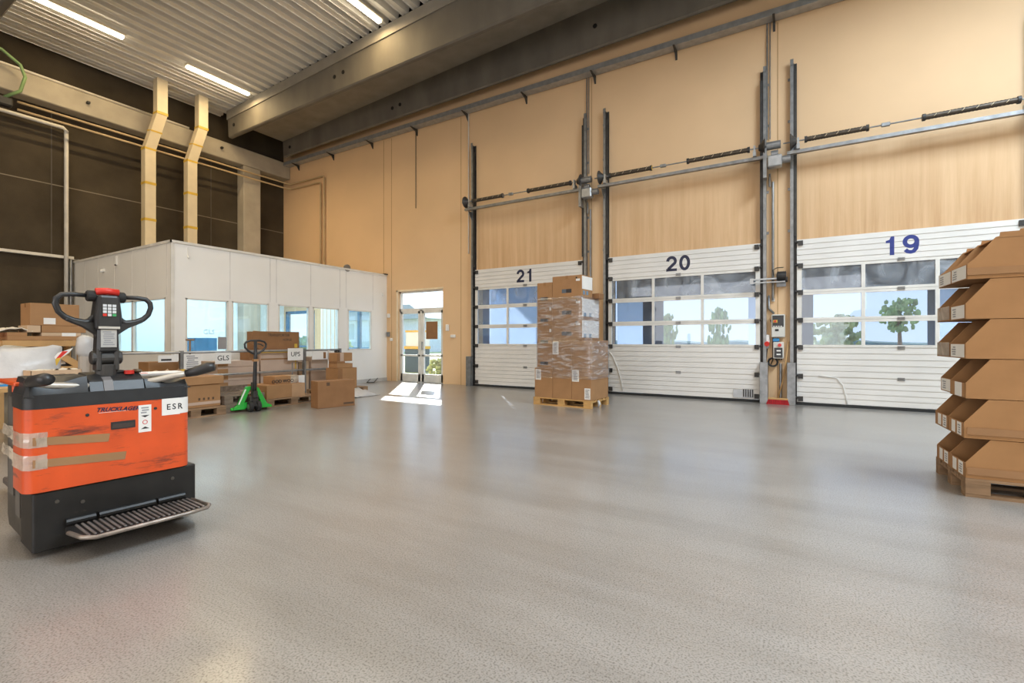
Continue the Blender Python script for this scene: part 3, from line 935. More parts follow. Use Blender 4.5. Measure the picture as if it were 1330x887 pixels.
for x in (a + .015, (a + b) / 2 - .35, b - .015): f.box(x - .015 if x != (a + b) / 2 - .35 else x - .04, x + .015 if x != (a + b) / 2 - .35 else x + .04, OY - .01, OY + .06, z0w, z1w)
fo = struct(f.build('window_6', FRAMEW))
MB().box(a + .03, b - .03, OY + .022, OY + .03, z0w + .03, z1w - .03).build('pane', GLASSO, fo)
# office interior
OIN = mat('office_wall', (0.78, 0.84, 0.86), 0.6, var=.02)
struct(MB().box(XL, XL + .02, OY + .08, WY, 0, OZ - .1).build('wall_office_rear', OIN))
struct(MB().box(XL, OX - .08, OY + .08, WY, 0, .01).build('floor_office', mat('office_lino', (.45, .52, .56), .4)))
area('office_fill', (-13.4, 7.4, OZ - .12), (3.2, 4.0), 260, (.90, .96, 1.0))  # added area light brightening the office interior, no fixture modelled
# exterior office glazing with blue frames
for i, (x0, x1, z0, z1) in enumerate(OW):
    t_ = .10 if i == 0 else .06
    f = MB().box(x0, x0 + t_, WY + .02, WY + .12, z0, z1).box(x1 - t_, x1, WY + .02, WY + .12, z0, z1).box(x0, x1, WY + .02, WY + .12, z0, z0 + t_).box(x0, x1, WY + .02, WY + .12, z1 - t_, z1)
    if i == 1: f.box((x0 + x1) / 2 - .05, (x0 + x1) / 2 + .05, WY + .02, WY + .12, z0, z1)
    else: f.box(x0, x1, WY + .02, WY + .12, 1.0, 1.06)
    fo = struct(f.build('window_%d' % (7 + i), BLUEF))
    MB().box(x0 + t_, x1 - t_, WY + .06, WY + .068, z0 + t_, z1 - t_).build('pane', GLASSP, fo)
# partition with vertical blinds inside
t = thing('vertical_blind', 'pale vertical blind hanging behind the office windows', 'blind', (-11.6, 9.1, 0))
m = MB()
for k in range(9): m.box(-.35 + k * .085, -.28 + k * .085, -.003 + .02 * (k % 2), .003 + .02 * (k % 2), .9, 2.3)
m.build('slats', PAPER, t)
MB().box(-.4, .45, -.02, .04, 2.3, 2.34).build('rail', FRAMEW, t)
t = thing('blue_cabinet', 'blue low cabinet inside the office behind its side window', 'cabinet', (-13.0, 6.2, .01))
BC = mat('blue_cabinet', (0.03, 0.22, 0.42), 0.5)
MB().box(-.55, .55, -.25, .25, 0, 1.28).build('body', BC, t, bevel=.006)
for s in (-1, 1):
    k = MB().box(min(0, s * .54), max(0, s * .54), -.27, -.25, .03, 1.25).build('door', BC, t)
    MB().box(s * .06 - .01, s * .06 + .01, -.29, -.27, .6, .75).build('handle', ALU, k)
t = thing('blue_cabinet', 'second blue cabinet inside the office, farther left behind the side window', 'cabinet', (-14.6, 6.9, .01))
MB().box(-.6, .6, -.25, .25, 0, 1.2).build('body', BC, t, bevel=.006)
tag(MB().box(OX + .002, OX + .006, 5.62, 5.80, 1.03, 1.30).build('notice_paper', GREYP), 'grey printed sheet on the first office window near the GLS sign', 'notice')
text('GLS', .14, mat('pale_blue_print', (.45, .62, .75), .6), face_px(OX - .02, 5.45, 1.40), fo, 'lettering')
# things on the cabin's outside
def sensor(loc, label, nx=False):
    t = thing('motion_sensor', label, 'sensor', loc, 0 if not nx else R(90))
    MB().cyl((0, -.03, 0), (0, -.045, 0), .05, 12).build('base', PAPER, t)
    MB().tube([(0, -.03, .0), (0, -.08, -.02), (0, -.10, -.05)], [.045, .04, .015], 12).build('lens', PAPER, t, smooth=True)
sensor((-14.05, OY + .03, 2.88), 'white bulb-shaped sensor on the side wall of the office cabin')
t = thing('ceiling_hook', 'small white bracket hanging below the office roof edge on its side wall', 'bracket', (-13.34, OY, 3.05))
MB().box(-.02, .02, -.03, 0, -.10, .10).build('bracket', PAPER, t)
MB().cyl((0, -.03, -.12), (0, -.03, -.09), .02, 8).build('knob', DSTEEL, t)
t = thing('wall_camera', 'tiny white camera under the roof edge at the office corner', 'camera', (OX, 5.02, 2.94))
MB().box(0, .02, -.008, .008, .02, .20).build('bracket', PAPER, t)
MB().tube([(.03, 0, .03), (.03, 0, -.005), (.04, 0, -.03)], [.018, .02, .008], 10).build('camera_body', PAPER, t, smooth=True)
tag(MB().cyl((OX + .02, 9.1, OZ + .04), (OX - .04, 9.1, OZ + .04), .10, 14).build('round_vent', GALV), 'round grey vent on the roof edge near the right end of the office', 'vent')
tag(MB().box(OX - .02, OX + .06, WY - .14, WY - .01, OZ + .02, OZ + .05).build('roof_bracket', DSTEEL), 'small dark bracket where the office roof meets the ochre wall', 'bracket')
tag(MB().box(OX, OX + .04, 10.40, 10.46, 2.58, 2.68).build('alarm_box', PAPER), 'small white box on the office wall beside the ochre wall', 'box')
tag(MB().tube([(OX + .03, 10.2, .10), (OX + .12, 10.0, .02), (OX + .25, 9.85, .012), (OX + .12, 9.7, .012), (OX + .05, 9.9, .10)], .012, 6).build('floor_cable', DSTEEL, smooth=True), 'dark cable end on the floor at the right end of the office wall', 'cable')

# ------------------------------------------------------------------ pallets and cartons
def make_pallet(label, loc, rz, m, group='wooden pallets on the floor', L=1.2, Wd=.8):
    """origin at one lower corner, L along x, Wd along y"""
    t = thing('wooden_pallet', label, 'pallet', loc, rz, group)
    for i in range(5):
        wdt = .145 if i % 2 == 0 else .10
        y = (Wd - .145) * i / 4 + (.0225 if i % 2 else 0)
        MB().box(0, L, y, y + wdt, .122, .144).build('deck_board', m, t, bevel=.002)
    for x in (0, (L - .145) / 2, L - .145):
        MB().box(x, x + .145, 0, Wd, .100, .122).build('cross_board', m, t)
    for y in (0, (Wd - .1) / 2, Wd - .1):
        MB().box(0, L, y, y + .10, 0, .022).build('bottom_board', m, t)
        for x in (0, (L - .145) / 2, L - .145):
            MB().box(x, x + .145, y, y + .10, .022, .100).build('block', m, t, bevel=.003)
    return t

def carton(label, dims, loc, rz=0, m=None, group=None, tape='x', name='cardboard_box', lab=None, flap=False):
    """box with its origin at a lower corner; tape along x or y on the top and down the ends"""
    m = m or CARD
    L, Wd, H = dims
    t = thing(name, label, 'box', loc, rz, group)
    MB().box(0, L, 0, Wd, 0, H).build('carton', m, t, bevel=.004)
    e = .0015
    b = MB()
    if tape == 'x':
        b.box(-e, L + e, Wd / 2 - .025, Wd / 2 + .025, H - .06, H + e)
    elif tape == 'y':
        b.box(L / 2 - .025, L / 2 + .025, -e, Wd + e, H - .06, H + e)
    if tape: b.build('tape', TAPE, t)
    for l in (lab or []):
        f, u0, u1, v0, v1, mm = l
        k = MB()
        if f == 'f': k.box(u0, u1, -e * 1.5, 0, v0, v1)           # front, -y
        elif f == 'r': k.box(L, L + e * 1.5, u0, u1, v0, v1)       # +x
        elif f == 'l': k.box(-e * 1.5, 0, u0, u1, v0, v1)
        elif f == 'b': k.box(u0, u1, Wd, Wd + e * 1.5, v0, v1)
        k.build('printed_label', mm, t)
    return t
def prints(n, u0, u1, v0, v1, m=INK, side='f', depth=.0032, at=0):
    k = MB()
    for i in range(n):
        v = v1 - (v1 - v0) * (i + .5) / n
        h = (v1 - v0) / n * .28
        a = u0 + random.uniform(0, .15) * (u1 - u0)
        b = u1 - random.uniform(0, .35) * (u1 - u0)
        if side == 'f': k.box(a, b, at - depth, at, v - h, v + h)
        else: k.box(at, at + depth, a, b, v - h, v + h)
    return k

# ------------------------------------------------------------------ wrapped pallet before door 21
# frame of the stack: x to the right along its front, y back; its front right corner is the anchor
SA = (-3.12, 7.97)
srz = R(-4)
def sp(u, v, z=0):   # u = distance left of the right front corner, v = back
    c, s = math.cos(srz), math.sin(srz)
    return (SA[0] - u * c - v * s, SA[1] - u * s + v * c, z)
p = make_pallet('yellow pine pallet under the wrapped boxes in front of door 21', sp(1.22, 0), srz, PINE, 'pallets in use')
bl = lambda L: [('f', .02, .11, .34, .52, PAPER)]
GS = 'plain boxes in the two lower layers of the wrapped pallet'
gr = GS
def stackbox(label, u1, u0, v0, v1, z0, z1, lab=None, group=GS, tape='y', m=None):
    t = carton(label, (u1 - u0 - .004, v1 - v0, z1 - z0 - .002), sp(u1, v0, z0), srz, m, group, tape, lab=lab)
    return t
Z0 = .144
b1 = stackbox('bottom left box of the wrapped pallet, white label at its upper corner', 1.19, .795, .0, .74, Z0, .70, [('f', .02, .14, .33, .53, PAPER)])
b2 = stackbox('bottom middle box of the wrapped pallet, without a label', .795, .40, .0, .74, Z0, .70)
b3 = stackbox('bottom right box of the wrapped pallet, with two white labels', .40, .005, .0, .74, Z0, .70, [('f', .01, .15, .33, .54, PAPER), ('f', .26, .375, .02, .22, PAPER)])
for b, u0, u1, v0, v1 in ((b1, .04, .12, .35, .51), (b3, .03, .13, .35, .52), (b3, .275, .36, .04, .20)):
    prints(6, u0, u1, v0, v1, GREYP).build('print_lines', GREYP, b)
b4 = stackbox('second-layer box of the wrapped pallet with a white label, left of its neighbour', .80, .40, .0, .74, .70, 1.22, [('f', .005, .13, .26, .50, PAPER)])
prints(7, .02, .11, .28, .48).build('print_lines', GREYP, b4)
b5 = stackbox('second-layer box at the right corner of the wrapped pallet', .40, .005, .0, .74, .70, 1.22)
GC = 'printed boxes in the left column of the wrapped pallet'
words = ('lowest', 'second from the bottom', 'third from the bottom', 'topmost')
zc = [.70, 1.105, 1.51, 1.915, 2.31]
SLATE = mat('slate_print', (0.10, 0.12, 0.15), .6)
SLATE2 = mat('dark_print', (0.035, 0.03, 0.03), .6)
FAINT = mat('faint_print', (0.36, 0.19, 0.085), .7)
for i in range(4):
    b = stackbox('small printed box, %s in the left column of the wrapped pallet' % words[i], 1.135, .80, .0, .60, zc[i], zc[i + 1],
                 [('f', .07, .16, .06, .12, SLATE), ('f', .16, .24, .06, .12, SLATE2), ('f', .27, .31, .27, .33, PAPER if i in (1, 2) else FAINT)], GC)
    MB().box(.08, .23, -.002, 0, .15, .29).build('faint_panel', FAINT, b)
GB = 'large printed boxes at the top of the wrapped pallet'
def big(label, z0, z1, v1, last=False, u0=.19):
    b = stackbox(label, .80, u0, .0, v1, z0, z1, [('f', .20, .29, .09, .16, SLATE), ('f', .29, .40, .09, .16, SLATE2), ('f', .49, .57, (z1 - z0) - .11, (z1 - z0) - .07, PAPER)], GB)
    MB().box(.21, .39, -.002, 0, .19, .33).build('faint_panel', FAINT, b)
    L = .80 - u0 - .004
    MB().box(L, L + .003, .01, v1 - .01, .15 if last else .05, (z1 - z0) - .02).build('side_label_glare', PAPER, b)  # white side panel: label together with painted glare of the film
    for q in range(2):
        MB().box(L, L + .005, .08 + q * .22 if v1 > .5 else .05 + q * .13, .17 + q * .22 if v1 > .5 else .12 + q * .13, .05, .12).build('side_print', mat('blue_grey_print', (.16, .26, .38), .6), b)
    MB().cyl((.50, -.004, (z1 - z0) - .05), (.50, 0, (z1 - z0) - .05), .016, 12).build('round_mark', INK, b)
big('large printed box on the plain layers, lowest of the three large ones', 1.22, 1.605, .72)
big('large printed box in the middle of the three large ones', 1.605, 2.0, .72)
big('large printed box topping the wrapped pallet, with a white label and painted glare on its side', 2.0, 2.405, .44, True)
carton('small brown carton sticking out at the back of the wrapped pallet', (.26, .20, .10), sp(.34, .50, 2.002), srz, CARD_D, None, None)
# stretch film round the stack: one thin folded sheet
def film(z0, z1, u0, u1, v0, v1, name):
    m = MB()
    nz_, pts = 10, []
    per = [(u1, v0), (u0, v0), (u0, v1), (u1, v1)]
    ring = []
    for k in range(4):
        a, b = per[k], per[(k + 1) % 4]
        for i in range(14): ring.append((a[0] + (b[0] - a[0]) * i / 14, a[1] + (b[1] - a[1]) * i / 14, k, i))
    n = len(ring)
    vs = []
    for j in range(nz_ + 1):
        z = z0 + (z1 - z0) * j / nz_
        for (u, v, k, i) in ring:
            d = .004 + .010 * abs(noise.noise((u * 7, v * 7, z * 9)))
            if i == 0: d = .002
            du, dv = ((0, -d), (-d, 0), (0, d), (d, 0))[k]
            x, y, _ = sp(u + du, v + dv)
            vs.append((x, y, z + .015 * noise.noise((u * 3, v * 3, 5)) * (1 if j in (0, nz_) else 0)))
    fs = [(j * n + i, j * n + (i + 1) % n, (j + 1) * n + (i + 1) % n, (j + 1) * n + i) for j in range(nz_) for i in range(n)]
    m.add(vs, fs)
    o = m.build(name, FILM, smooth=True)
    md = o.modifiers.new('sheet', 'SOLIDIFY'); md.thickness = .001
    return o
ft = thing('stretch_film', 'clear stretch film wound round the stacked boxes before door 21', 'stretch film', (0, 0, 0))
film(.52, 1.215, -.008, 1.145, -.012, .752, 'lower_wrap').parent = ft
film(1.215, 2.02, .182, 1.145, -.012, .732, 'upper_wrap').parent = ft
# white strap end at the pallet's side
tag(MB().tube([sp(-.01, .25, .13), sp(-.03, .26, .07), sp(-.02, .24, .02)], [.02, .03, .018], 6).build('plastic_scrap', PLASTIC, smooth=True), 'scrap of white plastic hanging on the side of the wrapped pallet', 'scrap')

# ------------------------------------------------------------------ bins stacked on the right
PX, PYR = 1.12, 4.97
brz = R(1.5)
def bp_(x, y, z=0):
    c, s = math.cos(brz), math.sin(brz)
    return (PX + x * c - y * s, PYR + x * s + y * c, z)
make_pallet('weathered pallet under the stack of open-fronted cardboard bins', bp_(-.0, .0), brz, OLDWOOD, 'pallets in use')
def bin_box(label, x, y, z, hump=False, tapes=True, w=.375, lab=0):
    """open-fronted bin; the opening looks towards -x"""
    t = thing('cardboard_bin', label, 'bin', bp_(x, y, z), brz + R(random.uniform(-.6, .6)), 'open-fronted cardboard bins')
    th, Lb, H, lip = .005, 1.16, .303, .115
    if hump:
        prof = [(0, 0), (Lb, 0), (Lb, .36), (.30, .36), (.295, .345), (.19, .345), (.185, .315), (.165, .31), (.04, .15), (0, lip)]
    else:
        prof = [(0, 0), (Lb, 0), (Lb, H), (.145, H), (.0, lip)]
    for k, yy in enumerate((0, w - th)):
        MB().prism(prof, yy, yy + th, 'y').build('side_panel', CARD_IN, t)
    m = MB().box(0, Lb, th, w - th, 0, th)
    m.box(0, th, 0, w, 0, lip)
    m.box(Lb - th, Lb, 0, w, 0, H)
    m.build('tray', CARD_IN, t)
    mid = MB().prism([(.16, th), (.60, th), (.60, H - .01), (.30, H - .01)], w / 2 - .003, w / 2 + .003, 'y')
    # cross divider further in
    MB().box(.42, .426, th, w - th, th, H - .02).build('divider', CARD_D, t)
    if hump:
        MB().box(.17, Lb, 0, w, .298, .303).build('top_flap', CARD_IN, t)
    l = MB()
    if lab == 0: l.box(-.0015, 0, .05, .15, .01, lip - .005).box(-.0015, 0, .20, .29, .012, lip - .008)
    elif lab == 1: l.box(-.0015, 0, .02, w - .02, .008, lip - .004)
    elif lab == 2: l.box(-.0015, 0, .08, .25, .005, lip)
    l.build('label', PAPER, t)
    if lab in (0, 1): prints(4, .06 if lab == 0 else .22, .13 if lab == 0 else .33, .02, lip - .02, side='r', depth=.001, at=-.003).build('print_lines', GREYP, t)
    if lab == 3: MB().box(-.003, 0, .01, w - .01, .01, lip + .01).build('tape', CTAPE, t)
    return t
levels = ['lowest', 'second', 'third', 'fourth', 'fifth', 'topmost']
labs = [(0, 0), (0, 0), (1, 2), (3, 1), (3, 1), (1, 1)]
for i in range(6):
    for j in range(2):
        z = .145 + i * .3075
        y = .005 + j * .385
        x = [.0, -.01, .03 if j else .0, .0, .0, .0][i] + (.0 if i < 5 else .01)
        near = 'nearer' if j == 0 else 'farther'
        bin_box('open-fronted cardboard bin, %s level of the stack, the %s of the two side by side' % (levels[i], near), x, y, z, i == 5, lab=labs[i][0 if j else 1])
# brown packing tape along the nearer sides
for i in (0, 1, 5):
    o = MB().box(.0, 1.10, -.004, 0, .03, .085).build('packing_tape', TAPE, loc=bp_(.01, .0, .145 + i * .3075), rz=brz)
    tag(o, 'strip of shiny packing tape along the %s bins at the right' % levels[i], 'tape', 'packing tape round the bins')

# ------------------------------------------------------------------ ride-on pallet truck
TA = (-3.584, .889)
TRZ = R(85.5)
T = thing('pallet_truck', 'orange and black electric pallet truck with a butterfly tiller handle', 'pallet truck', (TA[0], TA[1], 0), TRZ)
def rrect(x0, x1, y0, y1, r, n=5, corners=(1, 1, 1, 1)):
    pts = []
    for (cx, cy, a0, k) in ((x0, y0, 180, 0), (x1, y0, 270, 1), (x1, y1, 0, 2), (x0, y1, 90, 3)):
        rr = r if corners[k] else .004
        ox = cx + (rr if cx == x0 else -rr); oy = cy + (rr if cy == y0 else -rr)
        for i in range(n + 1):
            a = R(a0 + 90 * i / n)
            pts.append((ox + rr * math.cos(a), oy + rr * math.sin(a)))
    return pts
# black steel skirt
MB().prism(rrect(0, .80, 0, .30, .02), .035, .365, 'z').build('skirt', SKIRT, T, bevel=.006)
m = MB().prism([(0, .36), (0, .12), (.10, .035), (.60, .10), (.66, .20), (.66, .36)], .0, .14, 'x')
MB().prism([(.28, .035), (.70, .035), (.75, .10), (.75, .93), (.28, .93)], .012, .79, 'x').build('chassis', CHASSIS, T, bevel=.01)
m = MB().box(.004, .012, .34, .46, .16, .86).box(.004, .012, .52, .66, .26, .86)
m.build('side_cover', mat('grey_side_cover', (.11, .10, .09), .5), T)
m = MB().box(-.006, .012, .225, .29, .37, .92)
m.build('corner_post', mat('worn_grey_post', (.13, .12, .11), .45, .3, var=.4, vs=8), T)
# orange hood
MB().prism(rrect(-.035, .765, -.012, .26, .065, corners=(1, 1, 0, 0)), .368, .826, 'z').build('hood', ORANGE, T, bevel=.012, smooth='auto')
# black top cover, lower in the middle and dished at both ends
def cover():
    m = MB()
    cols = [(-.035, .975), (.02, 1.0), (.10, .975), (.20, .955), (.235, .955), (.245, .915), (.50, .915), (.515, .955), (.56, .955), (.66, .93), (.735, .95), (.765, .92)]
    vs = []
    for x, z in cols:
        e = .03 if x in (-.035, .765) else 0
        vs += [(x, -.012 + e, .827), (x, -.006 + e, z - .035), (x, .015 + e, z), (x, .26, z + .01), (x, .26, .827)]
    fs = []
    n = 5
    for i in range(len(cols) - 1):
        for k in range(n):
            k2 = (k + 1) % n
            fs.append((i * n + k, i * n + k2, (i + 1) * n + k2, (i + 1) * n + k))
    fs += [tuple(range(n)), tuple((len(cols) - 1) * n + k for k in range(n))]
    return m.add(vs, fs)
MB().prism(rrect(-.035, .765, -.012, .30, .065, corners=(1, 1, 0, 0)), .827, .905, 'z').build('cover_band', COVER, T, bevel=.010, smooth='auto')
def hump(x0, x1, top, dish):
    m = MB()
    nx, ny = 12, 8
    vs = []
    for j in range(ny + 1):
        for i in range(nx + 1):
            u, v = i / nx, j / ny
            x = x0 + (x1 - x0) * u
            y = -.008 + .30 * v
            edge = min(1, min(u if x0 < 0 else 1, 1 - u if x1 > .7 else 1) / .10) 
            edge = math.sqrt(max(0, 1 - (1 - edge) ** 2))
            fr = math.sqrt(max(0, 1 - (1 - min(1, v / .12)) ** 2))
            z = .90 + (top - .90) * edge * fr
            r = ((x - dish[0]) / .10) ** 2 + ((y - .07) / .075) ** 2
            z -= .055 * math.exp(-r * 1.3)
            vs.append((x, y, max(z, .895)))
    fs = [(j * (nx + 1) + i, j * (nx + 1) + i + 1, (j + 1) * (nx + 1) + i + 1, (j + 1) * (nx + 1) + i) for j in range(ny) for i in range(nx)]
    k = len(vs)
    m.add(vs, fs)
    # walls down to the band
    for seq in ([i for i in range(nx + 1)], [ny * (nx + 1) + i for i in range(nx + 1)], [j * (nx + 1) for j in range(ny + 1)], [j * (nx + 1) + nx for j in range(ny + 1)]):
        b = len(m.v)
        m.v += [(vs[q][0], vs[q][1], .89) for q in seq]
        for a in range(len(seq) - 1): m.f.append((seq[a], seq[a + 1], b + a + 1, b + a))
    return m
hump(-.033, .235, 1.0, (.10,)).build('cover_end', COVER, T, smooth='auto')
hump(.515, .763, .965, (.66,)).build('cover_end', COVER, T, smooth='auto')
MB().box(-.03, .76, .30, .34, .90, .955).build('rear_rim', ORANGE, T, bevel=.008)
MB().prism([(-.04, .20), (-.04, .72), (.30, .72), (.30, .50), (.0, .46), (.02, .20)], .945, .968, 'z').build('orange_rim', ORANGE, T, bevel=.006)
# control console
m = MB().prism([(.0, .895), (.03, .965), (.10, 1.0), (.24, 1.01), (.24, .895)], .24, .515, 'x')
m.build('console', BLACK, T, bevel=.006)
MB().prism([(-.004, .90), (.025, .967), (.07, .985), (.09, .975), (.09, .90)], .31, .355, 'x').build('key_recess', mat('grey_recess', (.16, .15, .15), .5), T)
MB().cyl((.455, .09, .995), (.455, .09, 1.018), .026, 14).build('emergency_button', REDP, T)
MB().box(.485, .525, .08, .16, 1.0, 1.022).build('meter', mat('brown_meter', (.13, .09, .055), .5), T, bevel=.01)
MB().box(.36, .44, .10, .20, 1.0, 1.02).build('base_block', BLACK, T, bevel=.008)
# grab bars with black grips
BARM = mat('pale_bar', (.50, .46, .41), .4, .4)
for pts, gp, sgn in (([(.30, .05, .935), (.20, .03, .94), (.10, .02, .95), (.02, .03, .96), (-.01, .02, .972)], [(-.01, .02, .972), (-.005, -.05, .985), (.02, -.16, .998), (.03, -.20, 1.0)], -1),
                ([(.49, .05, .935), (.58, .03, .95), (.68, .0, .975), (.75, -.03, .99)], [(.73, -.02, .985), (.78, -.05, 1.0), (.84, -.09, 1.025), (.87, -.11, 1.03)], 1)):
    b = MB().tube(pts, .019, 10).build('grab_bar', BARM, T, smooth=True)
    MB().tube(gp, [.024, .032, .036, .028], 12).build('grip', BLACK, b, smooth=True)
# tiller
tx, ty = .35, .13
K = MB()
K.box(tx - .055, tx - .03, ty - .045, ty + .045, 1.02, 1.16)
K.box(tx + .03, tx + .055, ty - .045, ty + .045, 1.02, 1.16)
K.cyl((tx - .075, ty, 1.10), (tx + .075, ty, 1.10), .042, 16)
K.cyl((tx, ty, .98), (tx, ty, 1.06), .055, 16)
K.build('tiller_joint', DSTEEL, T, bevel=.006)
MB().prism([(tx - .055, 1.13), (tx + .055, 1.13), (tx + .05, 1.30), (tx - .05, 1.30)], ty - .05, ty + .05, 'y').build('tiller_arm', BLACK, T, bevel=.014)
pl = MB().box(tx - .038, tx + .038, ty - .056, ty - .049, 1.165, 1.275).build('data_plate', mat('silver_plate', (.50, .50, .49), .4, .3), T)
prints(7, tx - .03, tx + .03, 1.175, 1.265, at=ty - .0565, depth=.001).build('print_lines', GREYP, pl)
hd = MB().prism([(tx - .062, 1.27), (tx + .062, 1.27), (tx + .066, 1.36), (tx + .052, 1.485), (tx - .052, 1.485), (tx - .066, 1.36)], ty - .065, ty + .05, 'y')
hd.build('control_head', BLACK, T, bevel=.016, seg=2)
MB().box(tx - .052, tx + .052, ty - .068, ty - .060, 1.278, 1.292).build('head_strip', mat('cream_strip', (.55, .52, .46), .5), T)
MB().tube([(tx - .055, ty - .02, 1.505), (tx, ty - .025, 1.510), (tx + .055, ty - .02, 1.505)], .022, 12).build('belly_button', REDP, T, smooth=True)
for s in (-1, 1):
    MB().cyl((tx + s * .05, ty, 1.478), (tx + s * .095, ty, 1.478), .034, 14).build('thumb_wheel', RUBBER, T, bevel=.006)
    lp = [(.085, 1.480), (.16, 1.482), (.205, 1.476), (.228, 1.452), (.232, 1.42), (.218, 1.375), (.19, 1.345), (.15, 1.325), (.10, 1.315), (.06, 1.33)]
    rr = [.013, .014, .015, .016, .016, .016, .017, .018, .020, .022]
    MB().tube([(tx + s * a, ty, b) for a, b in lp], rr, 10).build('handle_loop', BLACK, T, smooth=True)
    MB().prism([(tx + s * .04, 1.20), (tx + s * .06, 1.245), (tx + s * .11, 1.285), (tx + s * .19, 1.325), (tx + s * .19, 1.345), (tx + s * .10, 1.325), (tx + s * .06, 1.37), (tx + s * .03, 1.38)], ty - .018, ty + .022, 'y').build('handle_web', BLACK, T, bevel=.006)
kp = MB().box(tx - .036, tx + .036, ty - .068, ty - .062, 1.35, 1.435).build('keypad', mat('keypad_black', (.03, .03, .03), .3), T)
kk = {}
for r_ in range(4):
    for c_ in range(3):
        mm = REDP if (r_, c_) == (0, 0) else (mat('green_key', (.05, .35, .12), .4) if (r_, c_) == (0, 2) else mat('key_grey', (.62, .64, .66), .5))
        MB().box(tx - .032 + c_ * .023, tx - .014 + c_ * .023, ty - .071, ty - .068, 1.355 + r_ * .019, 1.370 + r_ * .019).build('keypad_key', mm, kp)
# hood markings
y_ = -.0135
text('TRUCKLAGER', .033, NAVY, face_ny(.372, y_, .789, R(-3.0)), T, 'lettering', bold=.0012, shear=.35, spacing=1.02)
MB().box(.28, .465, y_ + .0005, y_ + .001, .775, .777).build('underline', PAPER, T)
lb = MB().box(.473, .54, y_ - .0005, y_ + .002, .63, .800).build('inspection_label', PAPER, T)
m = prints(3, .485, .53, .745, .79, at=y_ - .0005, depth=.001)
m.build('print_lines', GREYP, lb)
m = MB().prism([(.485, .735), (.53, .735), (.507, .722)], y_ - .0015, y_ - .0005, 'y').prism([(.485, .650), (.53, .650), (.507, .664)], y_ - .0015, y_ - .0005, 'y')
m.build('arrow_marks', INK, lb)
MB().tube([(.507 + .012 * math.cos(a), y_ - .001, .692 + .012 * math.sin(a)) for a in [i * PI / 6 for i in range(12)]], .002, 4, closed=True).build('red_ring', REDP, lb)
es = MB().box(.597, .699, y_ - .0005, y_ + .002, .720, .828).build('name_sticker', PAPER, T)
cv = []
x1 = .765; r0 = .065
seq = [(.699, -.0135)] + [(x1 - r0 + (r0 + .0015) * math.cos(R(a)), -.012 + r0 + (r0 + .0015) * math.sin(R(a))) for a in range(-90, 1, 15)] + [(x1 + .0015, .08)]
m = MB()
vs = [(a, b, .724) for a, b in seq] + [(a, b, .828) for a, b in seq]
k = len(seq)
m.add(vs, [(i, i + 1, k + i + 1, k + i) for i in range(k - 1)])
m.build('name_sticker', PAPER, T)
text('ESR', .052, INK, face_ny(.668, y_ - .0008, .771), T, 'lettering', bold=.0008, spacing=1.35, width=.92)
m = MB().box(.337, .457, y_ - .001, y_ + .003, .668, .714)
m.build('recessed_handle', BLACK, T)
MB().box(.345, .45, y_ - .0018, y_ - .001, .675, .700).build('handle_recess', mat('recess_dark', (.05, .035, .03), .6), T)
for x, z in ((.228, .771), (.562, .772)): MB().cyl((x, y_ - .003, z), (x, y_ + .002, z), .009, 10).build('bolt', INK, T)
for z0_, z1_, xe, sl in ((.600, .652, .325, .012), (.478, .530, .405, .018)):
    m = MB().prism([(-.0, z0_ + .030), (xe, z0_), (xe + .008, z1_ - .004), (-.0, z1_ + .022)], y_ - .0012, y_ + .001, 'y')
    m.build('brown_tape', TAPE, T)
    m = MB()
    vs = []
    nn = 9
    seq = [(-.0365, .26), (-.0385, .18), (-.0375, .11), (-.037, .055), (-.030, .02), (-.012, -.006), (.02, -.0150), (.06, -.0150)]
    for a, b in seq:
        for q in range(6):
            vs.append((a - .004 * random.random(), b - .003 * random.random(), z0_ + .015 + (z1_ - z0_ + .03) * q / 5 + .004 * random.random()))
    m.add(vs, [(i * 6 + q, i * 6 + q + 1, (i + 1) * 6 + q + 1, (i + 1) * 6 + q) for i in range(len(seq) - 1) for q in range(5)])
    m.build('crumpled_tape', CTAPE, T)
    m = MB()
    vs = []
    for i in range(8):
        for q in range(5):
            vs.append((-.012 - .012 * random.random(), .27 + .42 * i / 7, z0_ + .02 + .07 * q / 4 + .008 * random.random()))
    m.add(vs, [(i * 5 + q, i * 5 + q + 1, (i + 1) * 5 + q + 1, (i + 1) * 5 + q) for i in range(7) for q in range(4)])
    m.build('crumpled_tape', CTAPE, T)
# bars above the step and the folding step
for a, b in ((.135, .265), (.28, .56), (.575, .725)):
    MB().tube([(a, -.012, .17 + .005 * a), (b, -.012, .17 + .005 * b)], .022, 10).build('hinge_bar', SKIRT, T)
for x, z in ((.10, .30), (.21, .27), (.66, .30)): MB().cyl((x, -.008, z), (x, .0, z), .010, 8).build('bolt', CHASSIS, T)
poly = [(.15, -.03), (.10, -.10), (.12, -.20), (.20, -.36), (.26, -.385), (.74, -.245), (.775, -.20), (.74, -.03)]
poly = [(.13, -.03), (.11, -.12), (.14, -.28), (.19, -.335), (.62, -.335), (.74, -.32), (.77, -.27), (.74, -.03)]
MB().prism(poly, .135, .152, 'z').build('step_plate', SKIRT, T, bevel=.004)
m = MB()
for i in range(22):
    x = .165 + i * .0265
    m.box(x, x + .013, -.30, -.045, .150, .160)
m.build('step_treads', STEP, T, bevel=.003)
m = MB().tube([(.12, -.14, .148), (.145, -.28, .148), (.19, -.335, .148), (.62, -.335, .148), (.74, -.32, .148), (.772, -.27, .148), (.75, -.06, .148)], .012, 8)
m.build('step_rim', mat('worn_steel', (.30, .26, .23), .4, .6, var=.4, vs=12), T, smooth=True)
m = MB().cyl((.30, .18, .11), (.38, .18, .11), .11, 20)
m.build('drive_wheel', RUBBER, T)
